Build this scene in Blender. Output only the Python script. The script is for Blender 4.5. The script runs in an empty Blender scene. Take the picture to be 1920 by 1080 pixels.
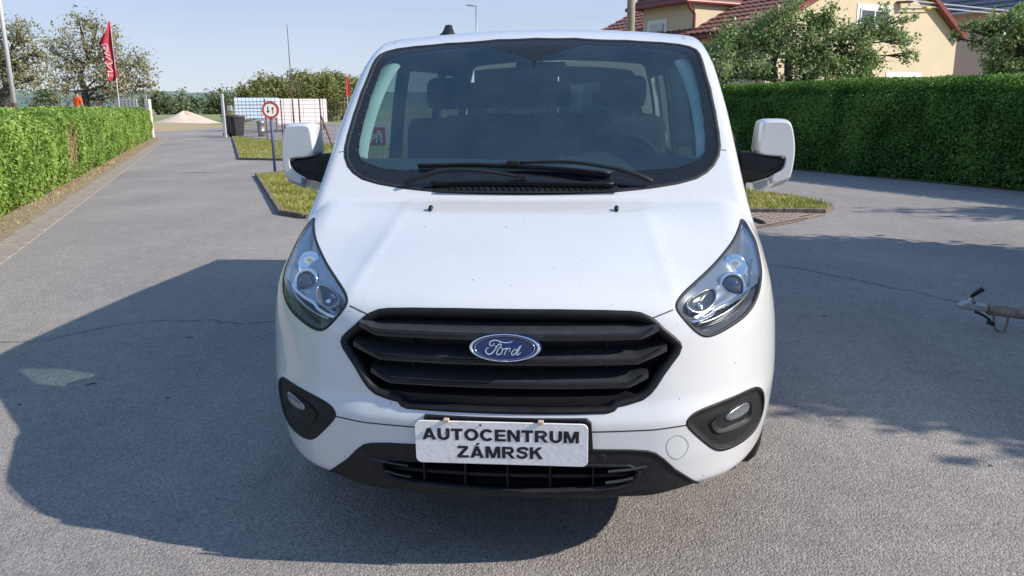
import bpy, bmesh, math, random
import numpy as np
from mathutils import Vector, Matrix

random.seed(7); RNG = np.random.default_rng(7)
SC = bpy.context.scene
COL = SC.collection

# ------------------------------------------------------------------ camera
F_PX = 1500.0
YAW, PITCH, ROLL = math.radians(5.2), math.radians(12.95), math.radians(0.57)
CAM = np.array([0.232, -2.38, 1.5])
_fwd = np.array([-math.sin(YAW), math.cos(YAW), 0.0]); _right = np.array([math.cos(YAW), math.sin(YAW), 0.0]); _up = np.array([0, 0, 1.0])
AX_W = _fwd * math.cos(PITCH) - _up * math.sin(PITCH)
_d2 = -(_up * math.cos(PITCH) + _fwd * math.sin(PITCH))
AX_R = _right * math.cos(ROLL) + _d2 * math.sin(ROLL)
AX_D = -_right * math.sin(ROLL) + _d2 * math.cos(ROLL)
cam_data = bpy.data.cameras.new('camera'); cam = bpy.data.objects.new('camera', cam_data); COL.objects.link(cam)
cam_data.sensor_width = 36.0; cam_data.lens = 36.0 * F_PX / 1920.0
cam_data.clip_start = 0.05; cam_data.clip_end = 6000.0
m = Matrix.Identity(4)
for i in range(3):
    m[i][0] = AX_R[i]; m[i][1] = -AX_D[i]; m[i][2] = -AX_W[i]; m[i][3] = CAM[i]
cam.matrix_world = m
SC.camera = cam

# ------------------------------------------------------------------ sky, sun, exposure
SUN_EL, SUN_AZ = math.radians(34.0), math.radians(-8.0)     # the sun stands to the right (+X), a touch in front of the van
SUN_DIR = Vector((math.cos(SUN_EL) * math.cos(SUN_AZ), math.cos(SUN_EL) * math.sin(SUN_AZ), math.sin(SUN_EL)))
world = bpy.data.worlds.new('World'); SC.world = world; world.use_nodes = True
wn, wl = world.node_tree.nodes, world.node_tree.links
for n in list(wn): wn.remove(n)
w_out = wn.new('ShaderNodeOutputWorld'); w_bg = wn.new('ShaderNodeBackground')
w_sky = wn.new('ShaderNodeTexSky'); w_sky.sky_type = 'NISHITA'; w_sky.sun_disc = False
w_sky.sun_elevation = SUN_EL; w_sky.sun_rotation = math.radians(90.0) - SUN_AZ
w_sky.altitude = 900.0; w_sky.air_density = 1.0; w_sky.dust_density = 0.3; w_sky.ozone_density = 2.0
# thin high cloud veils over the whole sky
w_tc = wn.new('ShaderNodeTexCoord'); w_map = wn.new('ShaderNodeMapping'); w_map.inputs['Scale'].default_value = (1.0, 1.6, 7.0)
w_noise = wn.new('ShaderNodeTexNoise'); w_noise.inputs['Scale'].default_value = 1.6; w_noise.inputs['Detail'].default_value = 6.0; w_noise.inputs['Roughness'].default_value = 0.6
w_ramp = wn.new('ShaderNodeValToRGB'); w_ramp.color_ramp.elements[0].position = 0.30; w_ramp.color_ramp.elements[1].position = 0.80; w_ramp.color_ramp.elements[0].color = (0.62, 0.62, 0.62, 1)
w_ramp.color_ramp.elements[1].color = (0.97, 0.97, 0.97, 1)
w_mix = wn.new('ShaderNodeMixRGB')
w_sep = wn.new('ShaderNodeSeparateXYZ'); w_el = wn.new('ShaderNodeMapRange'); w_el.inputs[1].default_value = 0.0; w_el.inputs[2].default_value = 0.32
w_veil = wn.new('ShaderNodeMixRGB'); w_veil.inputs[1].default_value = (7.3, 7.9, 9.2, 1); w_veil.inputs[2].default_value = (3.0, 5.1, 9.2, 1)
wl.new(w_tc.outputs['Generated'], w_sep.inputs[0]); wl.new(w_sep.outputs['Z'], w_el.inputs[0]); wl.new(w_el.outputs[0], w_veil.inputs[0]); wl.new(w_veil.outputs[0], w_mix.inputs[2])
wl.new(w_tc.outputs['Generated'], w_map.inputs['Vector']); wl.new(w_map.outputs['Vector'], w_noise.inputs['Vector'])
wl.new(w_noise.outputs['Fac'], w_ramp.inputs['Fac']); wl.new(w_ramp.outputs['Color'], w_mix.inputs[0])
wl.new(w_sky.outputs['Color'], w_mix.inputs[1]); wl.new(w_mix.outputs['Color'], w_bg.inputs['Color'])
w_bg.inputs['Strength'].default_value = 0.062
wl.new(w_bg.outputs['Background'], w_out.inputs['Surface'])
sun_d = bpy.data.lights.new('sun', 'SUN'); sun_d.energy = 3.9; sun_d.angle = math.radians(0.53); sun_d.color = (1.0, 0.925, 0.82)
sun = bpy.data.objects.new('sun', sun_d); COL.objects.link(sun)
sun.rotation_euler = (-SUN_DIR).to_track_quat('-Z', 'Y').to_euler(); sun.location = (20, 0, 20)
SC.view_settings.view_transform = 'Standard'; SC.view_settings.look = 'None'
SC.view_settings.gamma = 1.0; SC.view_settings.exposure = 0.72; SC.view_settings.use_curve_mapping = False
SC.cycles.max_bounces = 8; SC.cycles.transparent_max_bounces = 16

# ------------------------------------------------------------------ helpers
def ray(px, py): return AX_W + (px - 960.0) / F_PX * AX_R + (py - 540.0) / F_PX * AX_D
def at(px, py, X=None, Y=None, Z=None, D=None):
    """the place in the scene seen at a photo position, on the plane X, Y or Z or at depth D"""
    v = ray(px, py)
    t = (X - CAM[0]) / v[0] if X is not None else (Y - CAM[1]) / v[1] if Y is not None else (Z - CAM[2]) / v[2] if Z is not None else D
    return CAM + v * t

def tag(o, label=None, cat=None, group=None, kind=None):
    if label: o['label'] = label
    if cat: o['category'] = cat
    if group: o['group'] = group
    if kind: o['kind'] = kind
    return o
def empty(name, loc, label=None, cat=None, group=None):
    o = bpy.data.objects.new(name, None); COL.objects.link(o); o.location = loc; o.empty_display_size = 0.1
    return tag(o, label, cat, group)
def attach(o, parent):
    o.parent = parent
    if parent.type == 'EMPTY' and not parent.get('_local'): o.matrix_parent_inverse = Matrix.Translation(-Vector(parent.location))
def mesh_from(name, V, Fc, smooth=False):
    me = bpy.data.meshes.new(name)
    V = np.asarray(V, dtype=np.float32)
    if isinstance(Fc, np.ndarray):
        n, k = Fc.shape
        me.vertices.add(len(V)); me.vertices.foreach_set('co', V.ravel())
        me.loops.add(n * k); me.loops.foreach_set('vertex_index', Fc.astype(np.int32).ravel())
        me.polygons.add(n); me.polygons.foreach_set('loop_start', np.arange(0, n * k, k, dtype=np.int32))
        me.update(calc_edges=True)
    else:
        me.from_pydata([tuple(map(float, v)) for v in V], [], Fc); me.update()
    if smooth: me.polygons.foreach_set('use_smooth', np.ones(len(me.polygons), dtype=bool))
    return me
def add(name, V, Fc, mat, parent=None, smooth=False, normals=None, world_geo=True):
    me = mesh_from(name, V, Fc, smooth)
    if mat is not None: me.materials.append(mat)
    if normals is not None: me.normals_split_custom_set_from_vertices([tuple(map(float, n)) for n in normals])
    o = bpy.data.objects.new(name, me); COL.objects.link(o)
    if parent is not None:
        if world_geo: attach(o, parent)
        else: o.parent = parent
    return o
def inst(o, name=None, parent=None, loc=None, rot=None, scale=None):
    c = o.copy(); COL.objects.link(c)
    if name: c.name = name
    if parent is not None: c.parent = parent
    if loc is not None: c.location = loc
    if rot is not None: c.rotation_euler = rot
    if scale is not None: c.scale = scale
    return c
class MB:
    """collects shapes into one mesh"""
    def __init__(s): s.V = []; s.F = []
    def quadgrid(s, P, closed_u=False, closed_v=False):
        P = np.asarray(P); nu, nv = P.shape[:2]; b = len(s.V); s.V += [tuple(p) for p in P.reshape(-1, 3)]
        for i in range(nu if closed_u else nu - 1):
            for j in range(nv if closed_v else nv - 1):
                i2, j2 = (i + 1) % nu, (j + 1) % nv
                s.F.append((b + i * nv + j, b + i2 * nv + j, b + i2 * nv + j2, b + i * nv + j2))
        return b
    def poly(s, pts):
        b = len(s.V); s.V += [tuple(p) for p in pts]; s.F.append(tuple(range(b, b + len(pts))))
    def box(s, c, size, rot=None, bev=0.0):
        c = np.asarray(c, float); h = np.asarray(size, float) / 2; b = len(s.V)
        pts = []
        if bev <= 0:
            for z in (-1, 1):
                for x, y in ((-1, -1), (1, -1), (1, 1), (-1, 1)): pts.append(np.array([x, y, z]) * h)
            fs = [(3, 2, 1, 0), (4, 5, 6, 7), (0, 1, 5, 4), (1, 2, 6, 5), (2, 3, 7, 6), (3, 0, 4, 7)]
        else:
            bm = bmesh.new(); bmesh.ops.create_cube(bm, size=1.0)
            for v in bm.verts: v.co = Vector(v.co[i] * 2 * h[i] for i in range(3))
            bmesh.ops.bevel(bm, geom=bm.edges[:], offset=bev, segments=2, affect='EDGES', profile=0.5)
            bm.verts.index_update(); pts = [np.array(v.co) for v in bm.verts]; fs = [tuple(v.index for v in f.verts) for f in bm.faces]; bm.free()
        R = np.array(rot.to_3x3()) if rot is not None else np.eye(3)
        s.V += [tuple(c + R @ p) for p in pts]; s.F += [tuple(b + i for i in f) for f in fs]
    def tube(s, pts, r, n=8, cap=True):
        pts = [np.asarray(p, float) for p in pts]; m_ = len(pts)
        rs = [r] * m_ if np.isscalar(r) else r
        rings = []; prev = None
        for i, p in enumerate(pts):
            t = pts[min(i + 1, m_ - 1)] - pts[max(i - 1, 0)]; t = t / (np.linalg.norm(t) + 1e-9)
            if prev is None:
                a = np.array([0, 0, 1.0]) if abs(t[2]) < 0.9 else np.array([1.0, 0, 0])
            else: a = prev
            u = a - t * (a @ t); u /= np.linalg.norm(u) + 1e-9; prev = u; v = np.cross(t, u)
            rings.append([p + rs[i] * (math.cos(2 * math.pi * k / n) * u + math.sin(2 * math.pi * k / n) * v) for k in range(n)])
        b = s.quadgrid(np.array(rings), closed_v=True)
        if cap:
            s.F.append(tuple(b + k for k in range(n))[::-1]); s.F.append(tuple(b + (m_ - 1) * n + k for k in range(n)))
    def lathe(s, prof, c=(0, 0, 0), n=24, axis='Z', a0=0.0, a1=2 * math.pi):
        P = []; full = abs(a1 - a0 - 2 * math.pi) < 1e-6
        for k in range(n if full else n + 1):
            a = a0 + (a1 - a0) * k / n; row = []
            for r_, h_ in prof:
                x, y, z = r_ * math.cos(a), r_ * math.sin(a), h_
                if axis == 'X': x, y, z = z, x, y
                if axis == 'Y': x, y, z = y, z, x
                row.append((c[0] + x, c[1] + y, c[2] + z))
            P.append(row)
        s.quadgrid(np.array(P), closed_u=full)
    def prism(s, pts, off):
        """a flat outline given thickness along off"""
        pts = [np.asarray(p, float) for p in pts]; off = np.asarray(off, float); n = len(pts); b = len(s.V)
        s.V += [tuple(p) for p in pts] + [tuple(p + off) for p in pts]
        s.F.append(tuple(range(b, b + n))[::-1]); s.F.append(tuple(range(b + n, b + 2 * n)))
        for i in range(n):
            j = (i + 1) % n; s.F.append((b + i, b + j, b + n + j, b + n + i))
    def mirror(s):
        o = MB(); o.V = [(-x, y, z) for x, y, z in s.V]; o.F = [tuple(reversed(f)) for f in s.F]; return o
    def build(s, name, mat, parent=None, smooth=False, world_geo=True, fix=True):
        o = add(name, s.V, s.F, mat, parent, smooth, world_geo=world_geo)
        if fix:
            bm = bmesh.new(); bm.from_mesh(o.data); bmesh.ops.recalc_face_normals(bm, faces=bm.faces[:]); bm.to_mesh(o.data); bm.free()
        return o
def flat_smooth(o, angle=35):
    """smooth shading with sharp edges kept"""
    bm = bmesh.new(); bm.from_mesh(o.data)
    for f in bm.faces: f.smooth = True
    for e in bm.edges:
        if len(e.link_faces) == 2 and e.calc_face_angle(0) > math.radians(angle): e.smooth = False
    bm.to_mesh(o.data); bm.free(); return o

# ------------------------------------------------------------------ materials
def srgb(r, g, b):
    f = lambda c: c / 12.92 if c <= 0.04045 else ((c + 0.055) / 1.055) ** 2.4
    return tuple(f(c / 255.0) for c in (r, g, b))
def mat(name, col, rough=0.6, metal=0.0, var=0.0, vscale=8.0, bump=0.0, bscale=60.0, coat=0.0, spec=0.5, col2=None, detail=5.0, cont=None):
    M = bpy.data.materials.new(name); M.use_nodes = True; N, L = M.node_tree.nodes, M.node_tree.links
    B = N['Principled BSDF']; B.inputs['Base Color'].default_value = (*col, 1); B.inputs['Roughness'].default_value = rough
    B.inputs['Metallic'].default_value = metal; B.inputs['Specular IOR Level'].default_value = spec
    if coat: B.inputs['Coat Weight'].default_value = coat; B.inputs['Coat Roughness'].default_value = 0.03
    tc = None
    if var or bump or col2: tc = N.new('ShaderNodeTexCoord')
    if var or col2:
        nz = N.new('ShaderNodeTexNoise'); nz.inputs['Scale'].default_value = vscale; nz.inputs['Detail'].default_value = detail; L.new(tc.outputs['Object'], nz.inputs['Vector'])
        rp = N.new('ShaderNodeValToRGB'); e = rp.color_ramp.elements
        lo, hi = cont or (0.3, 0.7)
        e[0].position = lo; e[1].position = hi
        c2 = col2 if col2 else tuple(min(1, c * (1 + var)) for c in col); c1 = col if col2 else tuple(c * (1 - var) for c in col)
        e[0].color = (*c1, 1); e[1].color = (*c2, 1)
        L.new(nz.outputs['Fac'], rp.inputs['Fac']); L.new(rp.outputs['Color'], B.inputs['Base Color'])
    if bump:
        nb = N.new('ShaderNodeTexNoise'); nb.inputs['Scale'].default_value = bscale; nb.inputs['Detail'].default_value = 4.0; L.new(tc.outputs['Object'], nb.inputs['Vector'])
        bp = N.new('ShaderNodeBump'); bp.inputs['Strength'].default_value = bump; bp.inputs['Distance'].default_value = 0.01
        L.new(nb.outputs['Fac'], bp.inputs['Height']); L.new(bp.outputs['Normal'], B.inputs['Normal'])
    return M
def leaf_mat(name, cols, scale=0.9, trans=0.35, fine=14.0):
    M = bpy.data.materials.new(name); M.use_nodes = True; N, L = M.node_tree.nodes, M.node_tree.links
    B = N['Principled BSDF']; B.inputs['Roughness'].default_value = 0.5; B.inputs['Specular IOR Level'].default_value = 0.35
    tc = N.new('ShaderNodeTexCoord'); n1 = N.new('ShaderNodeTexNoise'); n1.inputs['Scale'].default_value = scale; n1.inputs['Detail'].default_value = 2
    n2 = N.new('ShaderNodeTexNoise'); n2.inputs['Scale'].default_value = fine; n2.inputs['Detail'].default_value = 1
    L.new(tc.outputs['Object'], n1.inputs['Vector']); L.new(tc.outputs['Object'], n2.inputs['Vector'])
    ad = N.new('ShaderNodeMath'); ad.operation = 'ADD'; mu = N.new('ShaderNodeMath'); mu.operation = 'MULTIPLY'; mu.inputs[1].default_value = 0.5
    L.new(n1.outputs['Fac'], ad.inputs[0]); L.new(n2.outputs['Fac'], ad.inputs[1]); L.new(ad.outputs[0], mu.inputs[0])
    rp = N.new('ShaderNodeValToRGB'); e = rp.color_ramp.elements
    e[0].position = 0.36; e[1].position = 0.64; e[0].color = (*cols[0], 1); e[1].color = (*cols[-1], 1)
    for i, c in enumerate(cols[1:-1]): q = e.new(0.36 + 0.28 * (i + 1) / (len(cols) - 1)); q.color = (*c, 1)
    L.new(mu.outputs[0], rp.inputs['Fac']); L.new(rp.outputs['Color'], B.inputs['Base Color'])
    T = N.new('ShaderNodeBsdfTranslucent'); L.new(rp.outputs['Color'], T.inputs['Color']); X = N.new('ShaderNodeMixShader'); X.inputs[0].default_value = trans
    L.new(B.outputs[0], X.inputs[1]); L.new(T.outputs[0], X.inputs[2]); L.new(X.outputs[0], N['Material Output'].inputs['Surface'])
    return M
def glass_mat(name, tint, ior=1.5, rough=0.0, dust=0.0, dust_scale=300.0, gloss=(1, 1, 1)):
    """thin glass sheet: tinted see-through plus mirror reflection, with dust on it"""
    M = bpy.data.materials.new(name); M.use_nodes = True; N, L = M.node_tree.nodes, M.node_tree.links
    N.remove(N['Principled BSDF']); out = N['Material Output']
    T = N.new('ShaderNodeBsdfTransparent'); T.inputs[0].default_value = (*tint, 1)
    G = N.new('ShaderNodeBsdfGlossy'); G.inputs['Roughness'].default_value = rough; G.inputs['Color'].default_value = (*gloss, 1)
    fr = N.new('ShaderNodeFresnel'); ge = N.new('ShaderNodeNewGeometry'); mr = N.new('ShaderNodeMapRange'); mr.inputs[3].default_value = ior; mr.inputs[4].default_value = 1.0 / ior      # a thin pane mirrors alike from both sides
    L.new(ge.outputs['Backfacing'], mr.inputs[0]); L.new(mr.outputs[0], fr.inputs['IOR'])
    X = N.new('ShaderNodeMixShader'); L.new(fr.outputs[0], X.inputs[0]); L.new(T.outputs[0], X.inputs[1]); L.new(G.outputs[0], X.inputs[2])
    last = X
    if dust:
        Dn = N.new('ShaderNodeBsdfDiffuse'); Dn.inputs[0].default_value = (0.55, 0.57, 0.55, 1)
        tc = N.new('ShaderNodeTexCoord'); nz = N.new('ShaderNodeTexNoise'); nz.inputs['Scale'].default_value = dust_scale; nz.inputs['Detail'].default_value = 2
        nb = N.new('ShaderNodeTexNoise'); nb.inputs['Scale'].default_value = 5.0; nb.inputs['Detail'].default_value = 5
        L.new(tc.outputs['Object'], nz.inputs['Vector']); L.new(tc.outputs['Object'], nb.inputs['Vector'])
        rp = N.new('ShaderNodeMapRange'); rp.inputs[1].default_value = 0.35; rp.inputs[2].default_value = 0.8; rp.inputs[3].default_value = dust * 0.3; rp.inputs[4].default_value = dust * 2.2
        ad = N.new('ShaderNodeMath'); ad.operation = 'MULTIPLY'; 
        r2 = N.new('ShaderNodeMapRange'); r2.inputs[1].default_value = 0.3; r2.inputs[2].default_value = 0.7; r2.inputs[3].default_value = 0.6; r2.inputs[4].default_value = 1.4
        L.new(nz.outputs['Fac'], rp.inputs[0]); L.new(nb.outputs['Fac'], r2.inputs[0]); L.new(rp.outputs[0], ad.inputs[0]); L.new(r2.outputs[0], ad.inputs[1])
        Y = N.new('ShaderNodeMixShader'); L.new(ad.outputs[0], Y.inputs[0]); L.new(X.outputs[0], Y.inputs[1]); L.new(Dn.outputs[0], Y.inputs[2]); last = Y
    L.new(last.outputs[0], out.inputs['Surface']); return M

MT = {}
MT['paint'] = mat('white_paint', (0.64, 0.645, 0.655), 0.28, coat=1.0, var=0.015, vscale=2.0)
_N, _L = MT['paint'].node_tree.nodes, MT['paint'].node_tree.links; _B = _N['Principled BSDF']; _tc = _N.new('ShaderNodeTexCoord')
_n = _N.new('ShaderNodeTexNoise'); _n.inputs['Scale'].default_value = 70.0; _n.inputs['Detail'].default_value = 1.0; _L.new(_tc.outputs['Object'], _n.inputs['Vector'])
_r = _N.new('ShaderNodeMapRange'); _r.inputs[1].default_value = 0.785; _r.inputs[2].default_value = 0.81; _L.new(_n.outputs['Fac'], _r.inputs[0])
_d = _N.new('ShaderNodeTexNoise'); _d.inputs['Scale'].default_value = 3.5; _d.inputs['Detail'].default_value = 8.0; _d.inputs['Roughness'].default_value = 0.7; _L.new(_tc.outputs['Object'], _d.inputs['Vector'])
_dr = _N.new('ShaderNodeMapRange'); _dr.inputs[1].default_value = 0.45; _dr.inputs[2].default_value = 0.75; _dr.inputs[4].default_value = 0.16; _L.new(_d.outputs['Fac'], _dr.inputs[0])
_m1 = _N.new('ShaderNodeMixRGB'); _m1.inputs[1].default_value = (0.60, 0.602, 0.605, 1); _m1.inputs[2].default_value = (0.42, 0.40, 0.37, 1); _L.new(_dr.outputs[0], _m1.inputs[0])
_m2 = _N.new('ShaderNodeMixRGB'); _m2.inputs[2].default_value = (0.16, 0.14, 0.11, 1); _L.new(_r.outputs[0], _m2.inputs[0]); _L.new(_m1.outputs[0], _m2.inputs[1]); _L.new(_m2.outputs[0], _B.inputs['Base Color'])
MT['black_plastic'] = mat('black_plastic', (0.010, 0.010, 0.011), 0.5, spec=0.3, var=0.25, vscale=30, bump=0.08, bscale=500)
MT['grey_plastic'] = mat('worn_dark_plastic', (0.014, 0.0145, 0.016), 0.55, spec=0.3, var=0.3, vscale=20, bump=0.1, bscale=400)
MT['slat'] = mat('slat_plastic', (0.030, 0.032, 0.036), 0.45, var=0.2, vscale=30, bump=0.06, bscale=500)
MT['rubber'] = mat('black_rubber', (0.012, 0.012, 0.012), 0.65, var=0.2, vscale=30)
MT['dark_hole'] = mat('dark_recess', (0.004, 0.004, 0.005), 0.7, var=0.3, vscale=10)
MT['gap'] = mat('panel_gap', (0.03, 0.03, 0.032), 0.6, var=0.2)
MT['frit'] = mat('black_ceramic_glass', (0.010, 0.010, 0.011), 0.12, var=0.4, vscale=60)
MT['chrome'] = mat('chrome', (0.82, 0.83, 0.85), 0.08, metal=1.0, var=0.02)
MT['silver'] = mat('silver_reflector', (0.36, 0.375, 0.40), 0.24, metal=0.8, var=0.04)
MT['lamp_dark'] = mat('lamp_housing', (0.07, 0.075, 0.085), 0.25, var=0.2)
MT['badge_blue'] = mat('badge_blue', (0.004, 0.012, 0.085), 0.2, coat=0.3, var=0.08)
MT['lens'] = glass_mat('clear_lamp_cover', (0.93, 0.95, 0.96), 1.48)
MT['projector'] = mat('projector_lens', (0.03, 0.035, 0.06), 0.03, coat=1.0, var=0.1)
MT['windshield'] = glass_mat('windshield_glass', (0.56, 0.72, 0.70), 1.80, 0.0, 0.026, 260.0, (0.46, 0.86, 1.0))
MT['side_glass'] = glass_mat('side_window_glass', (0.46, 0.56, 0.53), 1.5)
MT['rear_glass'] = glass_mat('privacy_glass', (0.20, 0.25, 0.25), 1.5)
MT['trim_light'] = mat('light_cab_trim', (0.45, 0.48, 0.44), 0.8, var=0.08, bump=0.1, bscale=300)
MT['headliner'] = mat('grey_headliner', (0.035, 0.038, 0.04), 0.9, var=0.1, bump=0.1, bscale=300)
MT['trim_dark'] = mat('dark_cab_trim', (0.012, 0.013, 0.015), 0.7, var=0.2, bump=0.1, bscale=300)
MT['dash'] = mat('dashboard_plastic', (0.028, 0.032, 0.034), 0.6, var=0.15, bump=0.15, bscale=400)
MT['seat'] = mat('seat_fabric', (0.010, 0.011, 0.014), 0.9, var=0.25, vscale=40, bump=0.2, bscale=300)
MT['tyre'] = mat('tyre_rubber', (0.018, 0.018, 0.018), 0.85, var=0.3, vscale=20, bump=0.4, bscale=80)
MT['board'] = mat('weathered_board', srgb(232, 228, 226), 0.55, col2=srgb(205, 200, 200), vscale=30, cont=(0.55, 0.9), bump=0.10, bscale=60)
MT['ink'] = mat('dark_lettering', (0.014, 0.008, 0.012), 0.5, var=0.3, vscale=40)

# ================================================================== the van
def table(pts, lo, hi, n=600, sm=0.02):
    xs = np.linspace(lo, hi, n); ys = np.interp(xs, [p[0] for p in pts], [p[1] for p in pts])
    k = max(1, int(sm / ((hi - lo) / n))); w = np.hanning(2 * k + 3)[1:-1]; w /= w.sum()
    ys = np.convolve(np.pad(ys, len(w) // 2, mode='edge'), w, mode='valid')
    return lambda q: np.interp(q, xs, ys)
T_front = table([(0.15, -0.05), (0.30, -0.075), (0.42, -0.092), (0.50, -0.096), (0.545, -0.098), (0.60, -0.075), (0.70, -0.06), (0.80, -0.045), (0.89, -0.02), (1.0, 0.06), (1.3, 0.34)], 0.1, 1.3, sm=0.03)
T_hood = table([(-0.3, 0.84), (-0.05, 0.893), (0.0, 0.912), (0.06, 0.935), (0.13, 0.962), (0.25, 1.002), (0.38, 1.040), (0.62, 1.108), (0.85, 1.158), (1.2, 1.22)], -0.3, 1.2, sm=0.06)
T_roof = table([(1.0, 1.75), (1.5, 1.822), (1.75, 1.860), (2.1, 1.882), (2.6, 1.90), (3.5, 1.91), (5.3, 1.885)], 1.0, 5.3, sm=0.25)
T_plan = table([(-0.2, 0.74), (0.0, 0.80), (0.2, 0.865), (0.4, 0.918), (0.6, 0.945), (0.8, 0.96), (1.2, 0.975), (1.7, 0.985), (3.5, 0.985), (5.3, 0.965)], -0.2, 5.3, sm=0.12)
T_lean = table([(0.15, 0.07), (0.30, 0.045), (0.45, 0.012), (0.6, 0.0), (0.75, 0.008), (0.9, 0.032), (1.0, 0.058), (1.12, 0.085), (1.3, 0.108), (1.48, 0.130), (1.65, 0.160), (1.8, 0.20), (2.0, 0.25)], 0.15, 2.0, sm=0.06)
def smax(a, b, k):
    h = np.clip(0.5 + 0.5 * (a - b) / k, 0, 1); return b + (a - b) * h + k * h * (1 - h)
def smin(a, b, k): return -smax(-a, -b, k)
def sstep(a, b, x): t = np.clip((x - a) / (b - a), 0, 1); return t * t * (3 - 2 * t)
def body_f(P):
    x = np.abs(P[..., 0]); y = P[..., 1]; z = P[..., 2]
    front = (T_front(z) + 0.20 * x * x + 0.95 * np.maximum(0, x - 0.45) ** 2 - y) * 0.93
    ridge = 0.011 * (1 - sstep(0.40, 0.64, x - 0.10 * (0.5 - y))) + 0.003 * np.exp(-((x - 0.475 + 0.10 * (y - 0.5)) / 0.03) ** 2)
    ridge = ridge * (1 - 0.75 * sstep(0.40, 0.82, y)) + 0.008 * sstep(0.40, 0.82, y)
    hood = (z - (T_hood(y - 0.10 * x * x * (1 - sstep(0.35, 0.8, y))) - (0.055 - 0.048 * sstep(0.30, 0.80, y)) * x * x - 0.018 + ridge)) * 0.95
    side = x - (T_plan(y) - T_lean(z))
    wind = (z - (1.165 + (y - 0.80 - 0.04 * x * x) * 0.87)) * 0.755
    roof = z - (T_roof(y) - 0.075 * x * x)
    low = 0.276 - z + (0.026 * sstep(0.42, 0.64, x) + 0.035 * sstep(0.7, 0.95, x)) * (1 - sstep(0.5, 0.7, y))
    nose = smax(smax(front, hood, 0.055), side, 0.13)
    cabin = smax(smax(wind, roof, 0.10), side, 0.06)
    cabin = np.maximum(cabin, 0.5 - y)
    return smax(smin(nose, cabin, 0.012), low, 0.035)
ORG = np.array([0.0, 1.7, 0.70])
Y_END = 4.87
def ab_ray(ab):
    rho = np.hypot(ab[..., 0], ab[..., 1]); psi = np.arctan2(ab[..., 1], ab[..., 0])
    th = np.minimum(rho, math.pi / 2); ex = np.maximum(rho - math.pi / 2, 0)
    D = np.stack([np.sin(th) * np.cos(psi), -np.cos(th), np.sin(th) * np.sin(psi)], -1)
    O = np.broadcast_to(ORG, D.shape).copy(); O[..., 1] += ex
    return O, D
def ab_point(ab, off=0.0):
    O, D = ab_ray(ab); lo = np.zeros(D.shape[:-1]); hi = np.full(D.shape[:-1], 2.6)
    for _ in range(26):
        mid = (lo + hi) / 2; v = body_f(O + D * mid[..., None]) > 0
        hi = np.where(v, mid, hi); lo = np.where(v, lo, mid)
    return O + D * ((lo + hi) / 2)[..., None]
def to_ab(P):
    d = P - ORG; ex = np.maximum(d[..., 1], 0); dy = np.minimum(d[..., 1], 0)
    rad = np.hypot(d[..., 0], d[..., 2]); th = np.arctan2(rad, -dy); psi = np.arctan2(d[..., 2], d[..., 0])
    rho = th + ex; return np.stack([rho * np.cos(psi), rho * np.sin(psi)], -1)
def grad(P, e=0.004):
    g = np.stack([body_f(P + np.eye(3)[i] * e) - body_f(P - np.eye(3)[i] * e) for i in range(3)], -1)
    return g / (np.linalg.norm(g, axis=-1, keepdims=True) + 1e-9)
def px_on_body(pts):
    """photo positions -> points on the body (nearest approach if the sight line just misses it)"""
    out = []
    for px, py in pts:
        v = ray(px, py); ts = np.linspace(1.8, 4.6, 1400); f = body_f(CAM + v * ts[:, None])
        k = np.argmax(f < 0) if (f < 0).any() else int(np.argmin(f))
        if f[k] < 0 and k > 0: t = ts[k - 1] + (ts[k] - ts[k - 1]) * f[k - 1] / (f[k - 1] - f[k])
        else: t = ts[k]
        out.append(CAM + v * t)
    return np.array(out)
def dense(P, step, closed=True):
    P = np.asarray(P, float); Q = []
    n = len(P)
    for i in range(n if closed else n - 1):
        a, b = P[i], P[(i + 1) % n]; k = max(1, int(np.linalg.norm(b - a) / step))
        for j in range(k): Q.append(a + (b - a) * j / k)
    if not closed: Q.append(P[-1])
    return np.array(Q)
def rounded(P, it=2):
    """corner cutting (closed)"""
    P = np.asarray(P, float)
    for _ in range(it): P = np.stack([0.75 * P + 0.25 * np.roll(P, -1, 0), 0.25 * P + 0.75 * np.roll(P, -1, 0)], 1).reshape(-1, P.shape[1])
    return P
def inside(poly, Q):
    x, y = Q[..., 0], Q[..., 1]; c = np.zeros(x.shape, bool); n = len(poly)
    for i in range(n):
        x0, y0 = poly[i]; x1, y1 = poly[(i + 1) % n]
        if y0 == y1: continue
        hit = ((y0 > y) != (y1 > y)) & (x < (x1 - x0) * (y - y0) / (y1 - y0) + x0); c ^= hit
    return c
def poly_dist(poly, Q, chunk=20000):
    A = poly; B = np.roll(poly, -1, 0); d = B - A; L = (d ** 2).sum(1) + 1e-12
    D = np.empty(len(Q)); N = np.empty_like(Q)
    for s in range(0, len(Q), chunk):
        q = Q[s:s + chunk]; t = np.clip(((q[:, None] - A) * d).sum(2) / L, 0, 1); n = A + t[..., None] * d
        dd = ((q[:, None] - n) ** 2).sum(2); k = dd.argmin(1); D[s:s + chunk] = np.sqrt(dd[np.arange(len(q)), k]); N[s:s + chunk] = n[np.arange(len(q)), k]
    return D, N
mirab = lambda p: (np.asarray(p) * np.array([-1.0, 1.0]))[::-1].copy()
def z1(pts, ox, oy, s): return [(ox + u / s, oy + v / s) for u, v in pts]

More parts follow.
